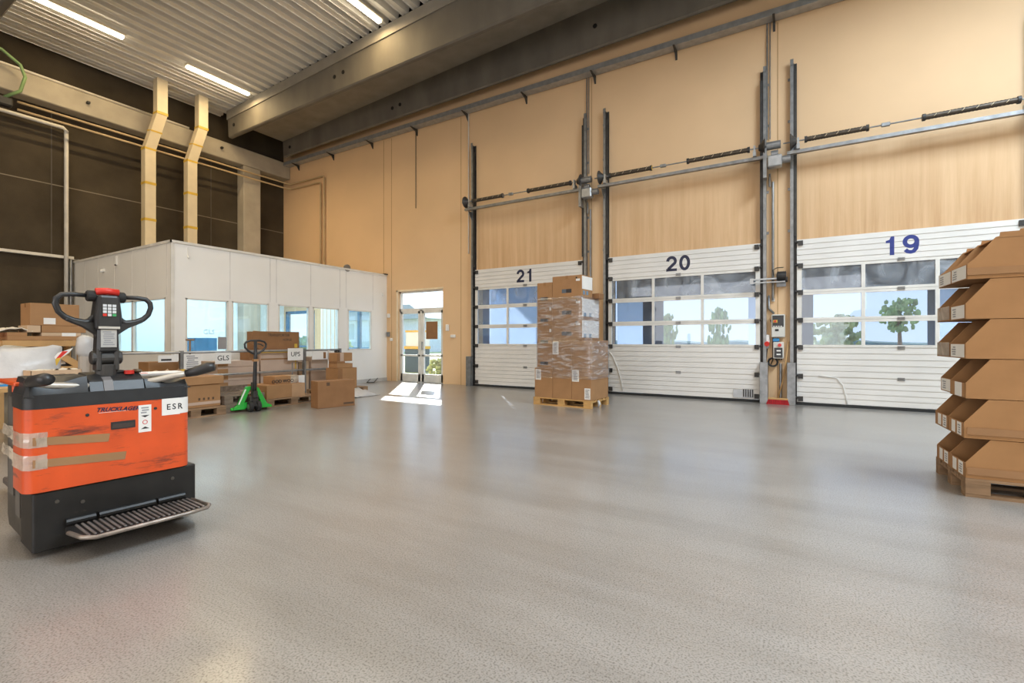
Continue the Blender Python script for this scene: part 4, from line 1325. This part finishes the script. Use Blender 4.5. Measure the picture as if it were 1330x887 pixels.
for x in (.10, .68): MB().cyl((x, .20, .06), (x + .04, .20, .06), .06, 16).build('castor_wheel', RUBBER, T)
for x in (.14, .50): MB().box(x, x + .16, .66, 1.85, .07, .125).build('fork', mat('fork_grey', (.12, .10, .09), .5, .4), T, bevel=.01)
for x in (.20, .56): MB().cyl((x, 1.72, .04), (x + .05, 1.72, .04), .04, 14).build('fork_roller', RUBBER, T)

def tl(x, y, z):   # a point in the truck's own frame
    c, s = math.cos(TRZ), math.sin(TRZ)
    return (TA[0] + x * c - y * s, TA[1] + x * s + y * c, z)
t = thing('paper_sheet', 'white sheet with a red mark lying behind the tiller of the orange truck', 'paper', tl(.62, .46, .9685), TRZ)
MB().box(-.18, .30, -.05, .22, .0, .004).build('sheet', PAPER, t)
MB().box(.0, .05, .0, .04, .004, .006).build('red_mark', REDP, t)
tag(MB().box(-.25, .25, -.12, .14, 0, .036).build('grey_tray', mat('tray_grey', (.30, .29, .28), .5), loc=tl(.62, .52, .931), rz=TRZ, bevel=.006), 'grey tray under the white sheet on the orange truck', 'tray')

# ------------------------------------------------------------------ things along the office
# railing
FX = -9.62
t = thing('steel_railing', 'galvanised two-rail barrier in front of the office carrying paper signs', 'railing', (FX, 0, 0))
for z in (1.0, .555): MB().tube([(0, 3.1, z), (0, 7.86, z)], .022, 8).build('rail', GALV_L, t, smooth=True)
for y in (3.1, 4.36, 6.88, 7.86):
    p_ = MB().box(-.03, .03, y - .03, y + .03, 0, 1.03).build('post', GALV, t)
    MB().box(-.07, .07, y - .07, y + .07, 0, .008).build('foot_plate', GALV, p_)
def sign(y0, y1, z0, z1, label, words=None, size=.12, x=FX + .03):
    t = thing('paper_sign', label, 'sign', (x, 0, 0), 0, 'paper signs on the steel railing')
    MB().box(0, .003, y0, y1, z0, z1).build('sheet', PAPER, t)
    if words: text(words, size, INK, face_px(.0045, (y0 + y1) / 2, (z0 + z1) / 2), t, 'lettering', bold=.001)
    return t
sign(4.93, 5.23, .765, .985, 'white paper sign reading GLS on the railing', 'GLS', .135)
sign(6.45, 6.83, .78, 1.05, 'white paper sign reading UPS on the railing', 'UPS', .14)
s_ = sign(4.385, 4.68, .665, .965, 'large text notice on the railing left of the GLS sign')
prints(7, 4.42, 4.64, .69, .95, side='r', at=.003, depth=.001).build('print_lines', GREYP, s_)
s_ = sign(3.98, 4.29, .835, .955, 'narrow notice at the left end of the railing')
prints(1, 4.0, 4.27, .845, .905, side='r', at=.003, depth=.001).build('print_lines', INK, s_)
# T-handled wooden tool standing behind the railing
t = thing('wooden_handle_tool', 'wooden T-shaped tool handle standing behind the railing', 'tool', (FX - .10, 4.55, 0))
MB().cyl((0, 0, .0), (0, 0, 1.22), .016, 8).build('shaft', OLDWOOD, t)
MB().cyl((0, -.07, 1.23), (0, .07, 1.23), .016, 8).build('crossbar', OLDWOOD, t)
# large pale boxes behind the railing
GP = 'large pale cartons behind the railing'
make_pallet('pallet under the pale cartons behind the GLS sign', (-9.72, 5.02, 0), R(90), GREYWOOD, 'pallets behind the railing', L=.86, Wd=.8)
for k, (zz, hh) in enumerate(((.145, .27), (.416, .27), (.688, .12))):
    c_ = carton(('lowest', 'middle', 'topmost flat')[k] + ' wide pale carton behind the GLS sign', (.84, .78, hh - .002), (-9.73, 5.05, zz), R(90), CARD_P, GP, None)
    MB().box(-.0015, .20, -.002, 0, .02, hh - .03).build('brown_patch', CARD, c_)
make_pallet('pallet under the tall pale cartons with yellow tape', (-9.72, 5.90, 0), R(90), GREYWOOD, 'pallets behind the railing', L=.92, Wd=.8)
c_ = carton('tall pale carton with dark taped seams behind the green pallet jack', (.86, .74, .42), (-9.74, 5.93, .145), R(90), CARD_P, GP, None)
c_ = carton('pale carton with yellow tape, under the written open box', (.88, .74, .46), (-9.74, 5.93, .566), R(90), CARD_P, GP, None)
MB().box(.80, .83, -.003, 0, .02, .46).build('yellow_tape', YEL, c_)
MB().box(0, .88, -.003, 0, .39, .42).build('yellow_tape', YEL, c_)
MB().box(0, .88, -.002, 0, .24, .27).build('brown_tape', TAPE, c_)
c_ = thing('open_cardboard_box', 'open brown box with handwriting on top of the taped carton', 'box', (-9.80, 5.78, 1.028), R(90), None)
m = MB().box(0.18, 1.10, 0, .006, 0, .39).box(0.18, 1.10, .50, .506, 0, .39).box(.18, .186, 0, .506, 0, .39).box(1.094, 1.10, 0, .506, 0, .39).box(.18, 1.10, 0, .506, 0, .006)
m.build('carton', CARD_D, c_)
MB().prism([(.18, .0), (.18, .39), (.02, .40), (-.06, .14)], -.004, .002, 'y').build('flap', CARD_D, c_)
text('TRANSPORTER', .085, INK, face_ny(.60, -.002, .31, R(0)), c_, 'handwriting', shear=.1, width=.9)
text('NORGE', .07, INK, face_ny(.80, -.002, .21, R(0)), c_, 'handwriting', shear=.1, width=.9)
MB().box(.98, 1.05, -.003, 0, .03, .12).build('yellow_label', YEL, c_)
c_ = carton('small worn carton squeezed left of the yellow-taped one', (.14, .35, .22), (-9.80, 5.72, .808), R(90), CARD_D, None, None)
# standing boards and boxes right of the UPS sign
tag(MB().box(-10.45, -9.75, 7.16, 7.62, 0, .84).build('tall_carton', CARD_P, bevel=.004), 'tall pale carton standing upright right of the UPS sign', 'box')
tag(MB().box(-10.35, -9.78, 6.86, 7.12, 0, .74).build('tall_carton', CARD_L, bevel=.004), 'narrow upright carton directly behind the UPS sign', 'box')
t = thing('metal_stand', 'thin grey metal frame standing under the UPS sign', 'frame', (-9.5, 6.5, 0))
MB().tube([(0, 0, 0), (0, 0, .74), (0, .32, .74), (0, .32, 0)], .012, 6).build('tube', GALV, t)
tag(MB().tube([(-9.60, 7.50, .99), (-9.58, 7.55, .86), (-9.57, 7.62, .76), (-9.57, 7.72, .70)], [.05, .10, .14, .05], 8, flat=.5).build('plastic_wrap', PLASTIC, smooth=True), 'crumpled clear plastic hanging on the right end of the railing', 'plastic')
t = thing('document_pouch', 'white document pouch with a brown strip hanging on the railing', 'pouch', (FX + .03, 7.06, 0))
MB().box(0, .01, 0, .42, .78, .97).build('pouch', PAPER, t)
MB().box(.01, .012, .30, .37, .80, .95).build('strip', CARD_D, t)
tag(MB().box(FX - .05, FX + .05, 7.74, 7.82, .93, .99).build('railing_clamp', DSTEEL), 'dark clamp at the right end of the railing', 'clamp')

# boxes in front of the railing
make_pallet('brown pallet beside the green jack, carrying the lettered carton', (-8.22, 5.12, 0), R(89), OLDWOOD, L=1.1, Wd=.8)
c_ = carton('wide brown box lying flat under the small lettered carton', (.78, .62, .25), (-8.27, 5.15, .145), R(90), CARD, None, None)
MB().box(.50, .78, -.002, 0, .0, .25).build('glossy_tape', mat('glossy_card', (.48, .30, .17), .2), c_)
c_ = carton('small carton with dark capital letters on the wide brown box', (.50, .36, .145), (-8.36, 5.36, .397), R(91), CARD, None, None)
text('OOD WOO', .085, INK, face_ny(.165, -.0045, .05), c_, 'lettering', bold=.002)
MB().box(.33, .50, -.003, .20, .0, .147).build('clear_tape', CTAPE, c_)
tag(MB().box(-8.85, -8.82, 5.95, 6.32, .15, .50).build('white_board', PAPER), 'white sheet standing behind the wide brown box', 'board')
p_ = make_pallet('grey pallet left of the green jack, upper of two', (-8.16, 4.345, .146), R(91), GREYWOOD, 'stacked grey pallets', L=.70, Wd=1.1)
p2 = dup(p_); p2.location = (-8.13, 4.345, 0); p2.rotation_euler = (0, 0, R(90)); p2['label'] = 'grey pallet left of the green jack, lower of two'
for o_, nm in ((p2, ''),): pass
tag(MB().box(-.04, .04, 0, 1.1, 0, .09).build('grey_plank', GREYWOOD, loc=(-9.0, 4.45, .292), rz=0), 'grey plank lying at the back of the stacked grey pallets', 'plank')
# box on pallet hidden partly by the truck
make_pallet('brown pallet just right of the orange truck', (-8.05, 3.40, 0), R(91), OLDWOOD, L=.92, Wd=.8)
c_ = carton('tan carton with a printed band beside the orange truck', (.60, .60, .36), (-8.20, 3.70, .145), R(90), CARD, None, None)
MB().box(.0, .60, -.002, 0, .04, .085).build('printed_band', CARD_P, c_)
for i in range(4): MB().box(.26 + i * .07, .29 + i * .07, -.002, 0, .11, .15).build('care_symbol', INKB, c_)
c_ = carton('shallow tan carton lid on the banded carton beside the truck', (.68, .60, .13), (-8.17, 3.66, .508), R(90), CARD, None, None)
c_ = carton('tan carton behind the truck under the narrow notice', (.56, .40, .20), (-9.90, 3.96, .63), R(90), CARD, None, None)
c_ = carton('large tan carton carrying the smaller one left of the GLS sign', (.80, .50, .62), (-9.85, 3.85, 0), R(90), CARD_L, None, None)
t = thing('crumpled_paper', 'crumpled brown paper with a yellow clip behind the right grip of the truck', 'paper', (-8.5, 3.55, .64))
m = MB()
vs = []
random.seed(3)
for i in range(9):
    for j in range(6):
        vs.append((-.20 + .4 * j / 5, -.35 + .7 * i / 8, .02 + .10 * abs(noise.noise((i * .9, j * .9, 1))) * 2 * math.sin(PI * (i + .5) / 9)))
m.add(vs, [(i * 6 + j, i * 6 + j + 1, (i + 1) * 6 + j + 1, (i + 1) * 6 + j) for i in range(8) for j in range(5)])
o_ = m.build('sheet', CARD_L, t, smooth=False)
o_.modifiers.new('sheet', 'SOLIDIFY').thickness = .006
MB().box(.10, .14, .24, .30, .05, .12).build('yellow_clip', YEL, t)
# the brown carton standing alone on the floor
crz = R(76)
c_ = carton('big plain brown carton standing alone on the floor before the office', (.70, .30, .485), (-7.31, 5.50, 0), crz, CARD_D, None, 'x')
MB().box(.48, .68, -.002, 0, .04, .075).build('printed_symbols', INKB, c_)
MB().box(.16, .22, -.002, 0, .40, .46).build('stain', INKB, c_)
# pile at the right end
make_pallet('small pallet under the carton pile near the entrance', (-8.74, 6.72, 0), R(88), OLDWOOD, L=1.2, Wd=.6)
G3 = 'cartons piled near the entrance'
carton('largest tan carton of the pile near the entrance', (.52, .42, .46), (-8.72, 7.08, .145), R(89), CARD, G3, None, lab=[('f', .0, .12, .0, .45, CARD_D)])
c_ = carton('flat tan carton in the middle of the pile near the entrance', (.42, .30, .10), (-8.74, 7.07, .607), R(88), CARD, G3, None)
c_ = carton('thin brown carton on the flat one of the pile', (.22, .28, .045), (-8.74, 7.07, .709), R(90), CARD_D, G3, None)
c_ = carton('small carton topping the pile near the entrance, with a clear label', (.42, .28, .19), (-8.75, 7.08, .756), R(90), CARD, G3, None)
MB().box(.08, .18, -.002, 0, .0, .19).build('label', CARD_P, c_)
MB().box(.0, .08, -.002, 0, .0, .19).build('dark_end', CARD_D, c_)
t = thing('white_film_heap', 'white plastic film heaped on the floor beside the small pallet', 'plastic film', (-8.35, 7.25, 0))
m = MB(); vs = []
for i in range(14):
    for j in range(9):
        u, v = i / 13, j / 8
        vs.append((-.38 + .70 * v + .04 * noise.noise((i, j, 4.)), -.42 + .85 * u, max(.004, .16 * math.sin(PI * u) * math.sin(PI * v) + .06 * noise.noise((i * .7, j * .7, 8.)))))
m.add(vs, [(i * 9 + j, i * 9 + j + 1, (i + 1) * 9 + j + 1, (i + 1) * 9 + j) for i in range(13) for j in range(8)])
o_ = m.build('sheet', PLASTIC, t, smooth=True)
o_.modifiers.new('sheet', 'SOLIDIFY').thickness = .004

# ------------------------------------------------------------------ green hand pallet jack
J = thing('hand_pallet_jack', 'green hand pallet jack with a black steering handle', 'pallet jack', (-7.98, 4.74, 0), R(82))
# local x to the right along the front, y back
for s in (-1, 1):
    MB().tube([(s * .065 - .03, 0, .09), (s * .065 + .03, 0, .09)], .09, 20).build('steer_wheel', RUBBER, J, bevel=.006)
    MB().cyl((s * .065 - .034, 0, .09), (s * .065 + .034, 0, .09), .045, 16).build('wheel_hub', GALV, J)
MB().box(-.03, .03, -.03, .03, .09, .20).build('axle_block', DSTEEL, J)
MB().cyl((0, .03, .15), (0, .03, .50), .038, 14).build('pump_cylinder', DSTEEL, J)
m = MB().box(-.07, .07, -.02, .10, .17, .26)
m.box(-.035, .035, -.07, .0, .24, .36)
m.build('pump_body', DSTEEL, J, bevel=.01)
MB().tube([(0, -.02, .30), (0, -.03, .55), (0, -.05, .92), (0, -.055, 1.10)], [.034, .032, .028, .026], 12).build('draw_bar', BLACK, J, smooth=True)
MB().box(-.04, .04, -.09, -.02, .86, .90).build('paper_tag', CARD, J)
hp = [(0, .985), (-.05, 1.00), (-.12, 1.045), (-.168, 1.10), (-.175, 1.155), (-.145, 1.195), (-.08, 1.215), (0, 1.217), (.08, 1.215), (.145, 1.195), (.175, 1.155), (.168, 1.10), (.12, 1.045), (.05, 1.0)]
MB().tube([(a, -.055, b) for a, b in hp], .017, 10, closed=True).build('handle_loop', BLACK, J, smooth=True)
MB().tube([(.03, -.06, 1.16), (.08, -.075, 1.15), (.12, -.08, 1.12)], .009, 6).build('release_lever', BLACK, J)
MB().box(-.022, .022, -.075, -.035, .98, 1.215).build('handle_core', BLACK, J, bevel=.006)
m = MB().prism([(-.27, .05), (-.25, .12), (-.09, .45), (-.03, .45), (-.03, .36), (-.06, .20), (-.03, .10), (-.03, .05)], .06, .12, 'y')
m = MB().prism([(-.30, .045), (-.30, .085), (-.24, .12), (-.10, .43), (.0, .43), (.0, .38), (-.05, .36), (-.13, .16), (-.03, .16), (-.03, .12), (-.13, .045)], .05, .11, 'y')
m.build('frame_head', GREEN, J, bevel=.006)
m = MB().prism([(.30, .045), (.30, .085), (.24, .12), (.10, .40), (.0, .43), (.0, .38), (.05, .36), (.13, .16), (.03, .16), (.03, .12), (.13, .045)], .05, .11, 'y')
m.build('frame_head', GREEN, J, bevel=.006)
MB().prism([(-.235, .14), (-.215, .14), (-.105, .385), (-.13, .385)], .045, .05, 'y').build('white_decal', PAPER, J)
for s in (-1, 1):
    f = MB().prism([(.06, .045), (.10, .085), (1.20, .085), (1.24, .055), (1.20, .04)], s * .26 - .075, s * .26 + .075, 'x').build('fork', GREEN, J, bevel=.006)
    MB().cyl((s * .26 - .03, 1.08, .04), (s * .26 + .03, 1.08, .04), .04, 12).build('fork_roller', RUBBER, J)

# ------------------------------------------------------------------ rack and packing table behind the truck
# wooden rack
RX = -9.35
t = thing('wooden_rack', 'light wooden rack with a diagonal brace behind the orange truck', 'rack', (RX, 0, 0))
MB().box(-.60, .02, 2.02, 2.90, 1.185, 1.215).build('shelf_board', LWOOD, t)
MB().box(-.60, .02, 2.02, 2.90, .80, .83).build('shelf_board', LWOOD, t)
MB().box(-.60, .02, 2.02, 2.90, .52, .55).build('shelf_board', LWOOD, t)
for (a, b) in ((2.83, 2.90), (1.98, 2.04)):
    for x in (-.07, -.60): MB().box(x, x + .07, a, b, 0, 1.20).build('post', LWOOD, t)
M_ = Matrix.Translation((.0, 2.60, 1.02)) @ Matrix.Rotation(R(-38), 4, 'X')
MB().box(-.03, -.002, -.29, .29, -.045, .045, M_).build('diagonal_brace', LWOOD, t)
MB().box(.0, .02, 2.02, 2.90, 1.13, 1.185).build('edge_rail', LWOOD, t)
G4 = 'cartons on the wooden rack'
b_ = carton('large tan carton on top of the rack with a white label', (.54, .42, .32), (RX - .0, 2.30, 1.432), R(90), CARD, G4, 'x', lab=[('f', .14, .27, .02, .11, PAPER)])
carton('flat tan carton directly under the large one on the rack', (.50, .42, .10), (RX - .0, 2.42, 1.33), R(90), CARD, G4, None)
carton('small carton with a dark gap beside the flat one on the rack', (.14, .40, .10), (RX - .0, 2.27, 1.33), R(90), CARD_L, G4, None)
carton('long flat carton lying on the rack board with a white label', (.44, .42, .05), (RX - .0, 2.42, 1.278), R(90), CARD_L, G4, None, lab=[('f', .22, .38, .0, .05, PAPER)])
carton('lowest flat carton on the right half of the rack board', (.80, .44, .06), (RX + .01, 2.07, 1.217), R(90), CARD, G4, None)
carton('low carton at the left end of the rack board under the folded paper', (.20, .40, .05), (RX + .0, 2.07, 1.278), R(90), CARD, G4, None)
carton('brown carton on the lower shelf of the rack', (.56, .40, .30), (RX - .03, 2.06, .832), R(90), CARD_D, G4, None)
t = thing('folded_paper', 'pale folded wrapping paper on the left end of the rack', 'paper', (RX - .2, 2.16, 1.331))
m = MB(); vs = []
for i in range(10):
    for j in range(6):
        vs.append((-.16 + .36 * j / 5, -.17 + .34 * i / 9, .01 + .05 * (1 + noise.noise((i * .8, j * .8, 2.))) * math.sin(PI * (i + .7) / 10.5)))
m.add(vs, [(i * 6 + j, i * 6 + j + 1, (i + 1) * 6 + j + 1, (i + 1) * 6 + j) for i in range(9) for j in range(5)])
o_ = m.build('sheet', mat('cream_paper', (.68, .62, .52), .6), t); o_.modifiers.new('sheet', 'SOLIDIFY').thickness = .012
t = thing('black_binder', 'black case with a white label on the rack shelf under the brace', 'case', (RX - .22, 2.62, .832))
MB().box(-.13, .15, -.12, .16, 0, .11).build('case', BLACK, t, bevel=.006)
MB().box(.151, .153, -.06, .08, .03, .09).build('label', PAPER, t)
# coloured odds at the far left
t = thing('supply_crate', 'grey crate with red rim at the left end behind the rack', 'crate', (-9.5, 1.80, .90))
m = MB().box(-.2, .2, -.14, .14, 0, .005)
for q in ((-.2, .2, -.14, -.135), (-.2, .2, .135, .14), (-.2, -.195, -.14, .14), (.195, .2, -.14, .14)): m.box(*q, 0, .25)
m.build('crate', GALV_L, t)
m = MB().box(-.21, .21, -.15, .15, .25, .265); m.build('rim', REDP, t)
tag(MB().cyl((-9.45, 1.92, 1.166), (-9.45, 1.92, 1.34), .04, 12).build('blue_canister', mat('blue_can', (.05, .14, .25), .4)), 'small dark blue canister beside the rack', 'canister')
t = thing('work_table', 'wooden packing table left of the rack', 'table', (-9.5, 1.45, 0))
MB().box(-.45, .45, -.60, .52, .86, .90).build('tabletop', LWOOD, t)
for x in (-.40, .36):
    for y in (-.55, .44): MB().box(x, x + .05, y, y + .05, 0, .86).build('leg', LWOOD, t)
tag(MB().box(-9.15, -9.0, 1.55, 1.95, .90, .98).build('green_case', mat('teal_plastic', (.04, .16, .14), .5), bevel=.01), 'flat teal case on the packing table', 'case')
# table with the bag
t = thing('packing_table', 'packing table behind the orange truck carrying the white bag', 'table', (-7.6, 1.85, 0))
MB().box(-.40, .40, -.62, .62, .66, .70).build('tabletop', LWOOD, t)
for x in (-.36, .31):
    for y in (-.58, .53): MB().box(x, x + .05, y, y + .05, 0, .66).build('leg', GALV, t)
t = thing('plastic_bag', 'big white plastic bag with a red and yellow edge behind the truck', 'bag', (-7.74, 1.82, .702))
m = MB(); vs = []
nu, nv = 22, 10
for j in range(nv + 1):
    v = j / nv
    for i in range(nu):
        a = 2 * PI * i / nu
        ca, sa = math.cos(a), math.sin(a)
        wy = .33 * (1 - .18 * v) ; wx = .20 * (1 - .75 * v ** 2)
        r = 1 + .10 * noise.noise((ca * 2, sa * 2, v * 4))
        y = (abs(sa) ** .7 * (1 if sa > 0 else -1)) * wy * r + .10 * v
        x = ca * wx * r
        z = .43 * v * (1 + .06 * math.sin(a * 2)) + (.015 * noise.noise((ca * 3, sa * 3, 1)) if 0 < j else 0)
        vs.append((x, y, z))
fs = [(j * nu + i, j * nu + (i + 1) % nu, (j + 1) * nu + (i + 1) % nu, (j + 1) * nu + i) for j in range(nv) for i in range(nu)]
fs += [tuple(range(nu))[::-1], tuple(nv * nu + i for i in range(nu))]
m.add(vs, fs).build('bag', PLASTIC, t, smooth=True)
m = MB().prism([(.20, .22), (.30, .36), (.44, .42), (.40, .36), (.33, .30), (.25, .16)], .10, .108, 'x'); m.build('printed_edge', PAPER, t)
MB().prism([(.22, .20), (.28, .29), (.33, .31), (.27, .17)], .109, .112, 'x').build('yellow_stripe', YEL, t)
MB().prism([(.28, .29), (.34, .38), (.39, .38), (.33, .31)], .109, .112, 'x').build('red_stripe', REDP, t)
MB().prism([(-.36, .0), (-.36, .08), (-.2, .02), (.0, .06), (.02, .0)], .205, .209, 'x').build('blue_print', mat('bag_blue', (.03, .25, .60), .5), t)
c_ = thing('open_carton', 'small open carton stuffed with crumpled paper behind the truck', 'box', (-7.30, 1.80, .702), R(90))
m = MB().box(0, .44, 0, .005, 0, .17).box(0, .44, .25, .255, 0, .17).box(0, .005, 0, .255, 0, .17).box(.435, .44, 0, .255, 0, .17).box(0, .44, 0, .255, 0, .005)
m.build('carton', CARD_L, c_)
m = MB(); vs = []
for i in range(9):
    for j in range(6): vs.append((.01 + .42 * i / 8, .01 + .235 * j / 5, .165 + .045 * noise.noise((i * 1.1, j * 1.1, 6.))))
m.add(vs, [(i * 6 + j, i * 6 + j + 1, (i + 1) * 6 + j + 1, (i + 1) * 6 + j) for i in range(8) for j in range(5)])
m.build('stuffing_paper', MATS['cream_paper'], c_)
text('Z', .09, INKB, face_ny(.24, -.002, .09), c_, 'mark', shear=.4)
# wrapped roll and post right of the rack
t = thing('wrapped_roll', 'upright roll wrapped in clear plastic beside the rack', 'roll', (-8.3, 2.60, 0))
MB().cyl((0, 0, 0), (0, 0, 1.0), .09, 16).build('roll', mat('grey_roll', (.42, .38, .34), .6), t)
m = MB().tube([(0, 0, .98), (0, -.01, 1.06), (.01, -.02, 1.16), (0, -.01, 1.24), (0, 0, 1.28)], [.085, .10, .095, .10, .05], 12)
for i, v in enumerate(m.v): m.v[i] = (v[0] + .03 * noise.noise((v[0] * 12, v[1] * 12, v[2] * 12)), v[1] + .03 * noise.noise((v[1] * 12, v[2] * 12, 3)), v[2])
m.build('plastic_wrap', PLASTIC, t, smooth=True)
tag(MB().box(-8.12, -8.07, 2.60, 2.65, 0, 1.02).build('steel_post', GALV_L), 'short grey steel post in front of the wrapped roll', 'post')

# ------------------------------------------------------------------ outside
GRASS = mat('dry_grass', (0.42, 0.44, 0.20), 0.9, var=.35, vs=.8)
YARD = mat('yard_paving', (0.55, 0.54, 0.51), 0.8, var=.1, vs=.5)
LEAF = mat('leaf_green', (0.26, 0.36, 0.14), 0.8, var=.5, vs=2.5, bump=.6, bs=8)
LEAF2 = mat('olive_leaf', (0.38, 0.42, 0.18), 0.8, var=.5, vs=2.5, bump=.6, bs=8)
struct(MB().box(-60, 40, WY + .22, 90, -.5, -.12).build('ground', GRASS))
struct(MB().box(-8.3, 8.5, WY + .23, 26, -.13, -.10).box(-11.2, -8.3, WY + .23, 13.0, -.13, -.02).build('pavement', YARD))
CURT = mat('shelter_curtain', (0.06, 0.10, 0.16), 0.7, var=.15)
PALEC = mat('translucent_curtain', (0.80, 0.85, 0.92), 0.7, var=.06)
def translucent(m, c=(.85, .92, 1, 1)):
    n = m.node_tree.nodes; l = m.node_tree.links
    tr = n.new('ShaderNodeBsdfTranslucent'); tr.inputs[0].default_value = c
    mx = n.new('ShaderNodeMixShader'); mx.inputs[0].default_value = .7
    l.new(n['Principled BSDF'].outputs[0], mx.inputs[1]); l.new(tr.outputs[0], mx.inputs[2])
    l.new(mx.outputs[0], n['Material Output'].inputs[0])
translucent(PALEC)
SUN_BLOCK = mat('sun_block_sheet', (.6, .63, .66), .5)
translucent(SUN_BLOCK, (.55, .58, .62, 1))
for n, x0 in zip((21, 20, 19), DX):
    t = thing('dock_shelter', 'dock shelter curtains outside the %s dock door' % WHICH[n], 'dock shelter', (x0, WY + .22, 0), 0, 'dock shelters outside the doors')
    MB().box(-.15, 3.25, 0, .75, 3.25, 3.35).build('shelter_roof', CURT, t)
    if n == 21:
        MB().box(-.10, 3.20, .60, .63, 2.15, 3.25).build('top_curtain', PALEC, t)
        MB().box(-.15, 3.24, .66, .68, -.1, 3.25).build('closed_curtain', PALEC, t)
    else:
        MB().box(-.10, 3.20, .60, .63, 2.17, 3.25).build('top_curtain', CURT, t)
        dk, pl = (((.55, 1.03), [(-.1, .57), (2.82, 3.2)]) if n == 20 else ((-.05, .285), [(2.20, 3.2)]))
        MB().box(dk[0], dk[1], .60, .63, -.1, 2.2).build('side_curtain', CURT, t)
        if n == 19: MB().box(2.06, 2.21, .60, .63, -.1, 2.2).build('side_curtain', CURT, t)
        for a, b in pl: MB().box(a, b, .66, .68, -.1, 2.3).build('side_curtain', PALEC, t)
    for a in (-.15, 3.22): MB().box(a, a + .03, 0, .60, -.1, 3.25).build('side_wall', CURT, t)
t = thing('sun_block_canopy', 'added translucent canopy keeping the sun off the dock doors', 'canopy', (0, 0, 0))  # unseen canopy, added to stop direct sun at the dock doors
MB().box(-8.2, 8.0, WY + .22, WY + 3.5, 3.45, 3.48).build('roof', SUN_BLOCK, t)
for x in (-8.0, 7.8): MB().box(x, x + .12, WY + 3.3, WY + 3.42, -.1, 3.45).build('post', GALV, t)
def foliage(name, loc, size, label, cat, m, trunk=0.0, seed=0, n=150):
    rnd = random.Random(seed)
    t = thing(name, label, cat, loc)
    mb = MB()
    bm = bmesh.new()
    for i in range(n):
        a = rnd.uniform(0, 2 * PI); r = rnd.uniform(0, .85); h = rnd.uniform(.08, .92); r *= math.sqrt(max(.15, 1 - (2 * h - 1) ** 2))
        c = Vector((size[0] * r * math.cos(a), size[1] * r * math.sin(a), trunk + size[2] * h))
        s = rnd.uniform(.05, .13) * (1 - .3 * abs(h - .4))
        res = bmesh.ops.create_icosphere(bm, subdivisions=2, radius=1.0)
        for v in res['verts']:
            d = 1 + .55 * noise.noise(v.co * 3.1 + Vector((i, seed, 0)))
            v.co = c + Vector((v.co.x * size[0] * s * d, v.co.y * size[1] * s * d, v.co.z * size[2] * s * d * .9))
    me = bpy.data.meshes.new('crown'); bm.to_mesh(me); bm.free(); me.materials.append(m)
    o = bpy.data.objects.new('crown', me); COL.objects.link(o); o.parent = t
    if trunk: MB().tube([(0, 0, -.15), (.03, 0, trunk * .6), (0, .02, trunk + size[2] * .4)], [.12, .09, .05], 8).build('trunk', OLDWOOD, t, smooth=True)
    return t
foliage('tree', (1.7, 29, -.1), (1.5, 1.3, 2.3), 'green leafy tree outside, seen left through door 19', 'tree', LEAF2, 0.4, 1)
foliage('tree', (.2, 27, -.1), (1.2, 1.2, 1.4), 'low olive-green bush-like tree outside door 19', 'tree', LEAF2, 0.1, 2)
foliage('tree', (3.9, 27, -.1), (.9, .9, 1.6), 'small tree with bare trunk outside, seen right through door 19', 'tree', LEAF, 1.7, 3)
foliage('tree', (-3.9, 30, -.1), (.8, .8, 2.9), 'tall narrow tree outside, seen through the right part of door 20', 'tree', LEAF, .4, 4)
foliage('tree', (-8.2, 36, -.1), (.9, .9, 2.8), 'distant tree outside, seen through the middle of door 20', 'tree', LEAF2, .6, 5)
foliage('shrub', (-11.4, 13.9, -.12), (.8, .5, .75), 'low green shrub outside, seen through the left entrance leaf', 'shrub', LEAF2, 0, 6)
foliage('shrub', (-11.4, 17.5, -.12), (.9, .7, .85), 'green shrub outside, seen through the right entrance leaf', 'shrub', LEAF, 0, 7)
foliage('shrub', (-20.0, 14.5, -.12), (1.6, .9, 1.6), 'green shrub outside the blue-framed office window', 'shrub', LEAF, 0, 8)
foliage('shrub', (-17.2, 14.0, -.12), (1.3, .8, 1.4), 'leafy shrub outside, seen through the fourth office window', 'shrub', LEAF2, 0, 9)
hz = MB()
vs = []
for i in range(60):
    x = -80 + i * 2.6
    h = .7 + .7 * noise.noise((i * .35, 0, 0)) + .4 * noise.noise((i * 1.3, 5, 0))
    vs += [(x, 70, -.2), (x, 72, max(.3, h) + .3), (x, 76, max(.3, h) + .5), (x, 80, -.2)]
hz.add(vs, [(i * 4 + k, i * 4 + k + 1, i * 4 + k + 5, i * 4 + k + 4) for i in range(59) for k in range(3)])
struct(hz.build('hills', mat('far_green', (.20, .26, .20), .9, var=.3, vs=.3)))
# small vehicle and bin outside the entrance
t = thing('refuse_container', 'dark bin with a yellow and white load outside the entrance', 'container', (-14.1, 15.6, -.12))
MB().box(-.45, .45, -.3, .3, 0, 1.0).build('bin', mat('bin_dark', (.05, .08, .11), .5), t, bevel=.02)
MB().box(-.47, .47, -.32, .32, 1.0, 1.12).build('lid', mat('bright_yellow', (.75, .42, .03), .5), t)
MB().box(-.40, .45, -.28, .28, 1.12, 1.72).build('white_crate', PAPER, t)
MB().box(-.42, .47, -.30, .30, 1.72, 1.80).build('crate_lid', MATS['bright_yellow'], t)
t = thing('grey_building', 'grey low building far outside the entrance', 'building', (-47, 46, -.12))
MB().box(-8, 7, 0, 8, 0, 4.2).build('wall', mat('grey_cladding', (.72, .75, .77), .7), t)
MB().prism([(-9, 4.2), (8, 4.2), (5, 6.0), (-6, 6.0)], -1, 9, 'y').build('roof', mat('roof_grey', (.38, .42, .44), .7), t)
for i in range(4): MB().box(-6 + i * 3.2, -4.2 + i * 3.2, -.05, .02, 1.2, 2.8)  .build('window', MATS['grey_cladding'], t)
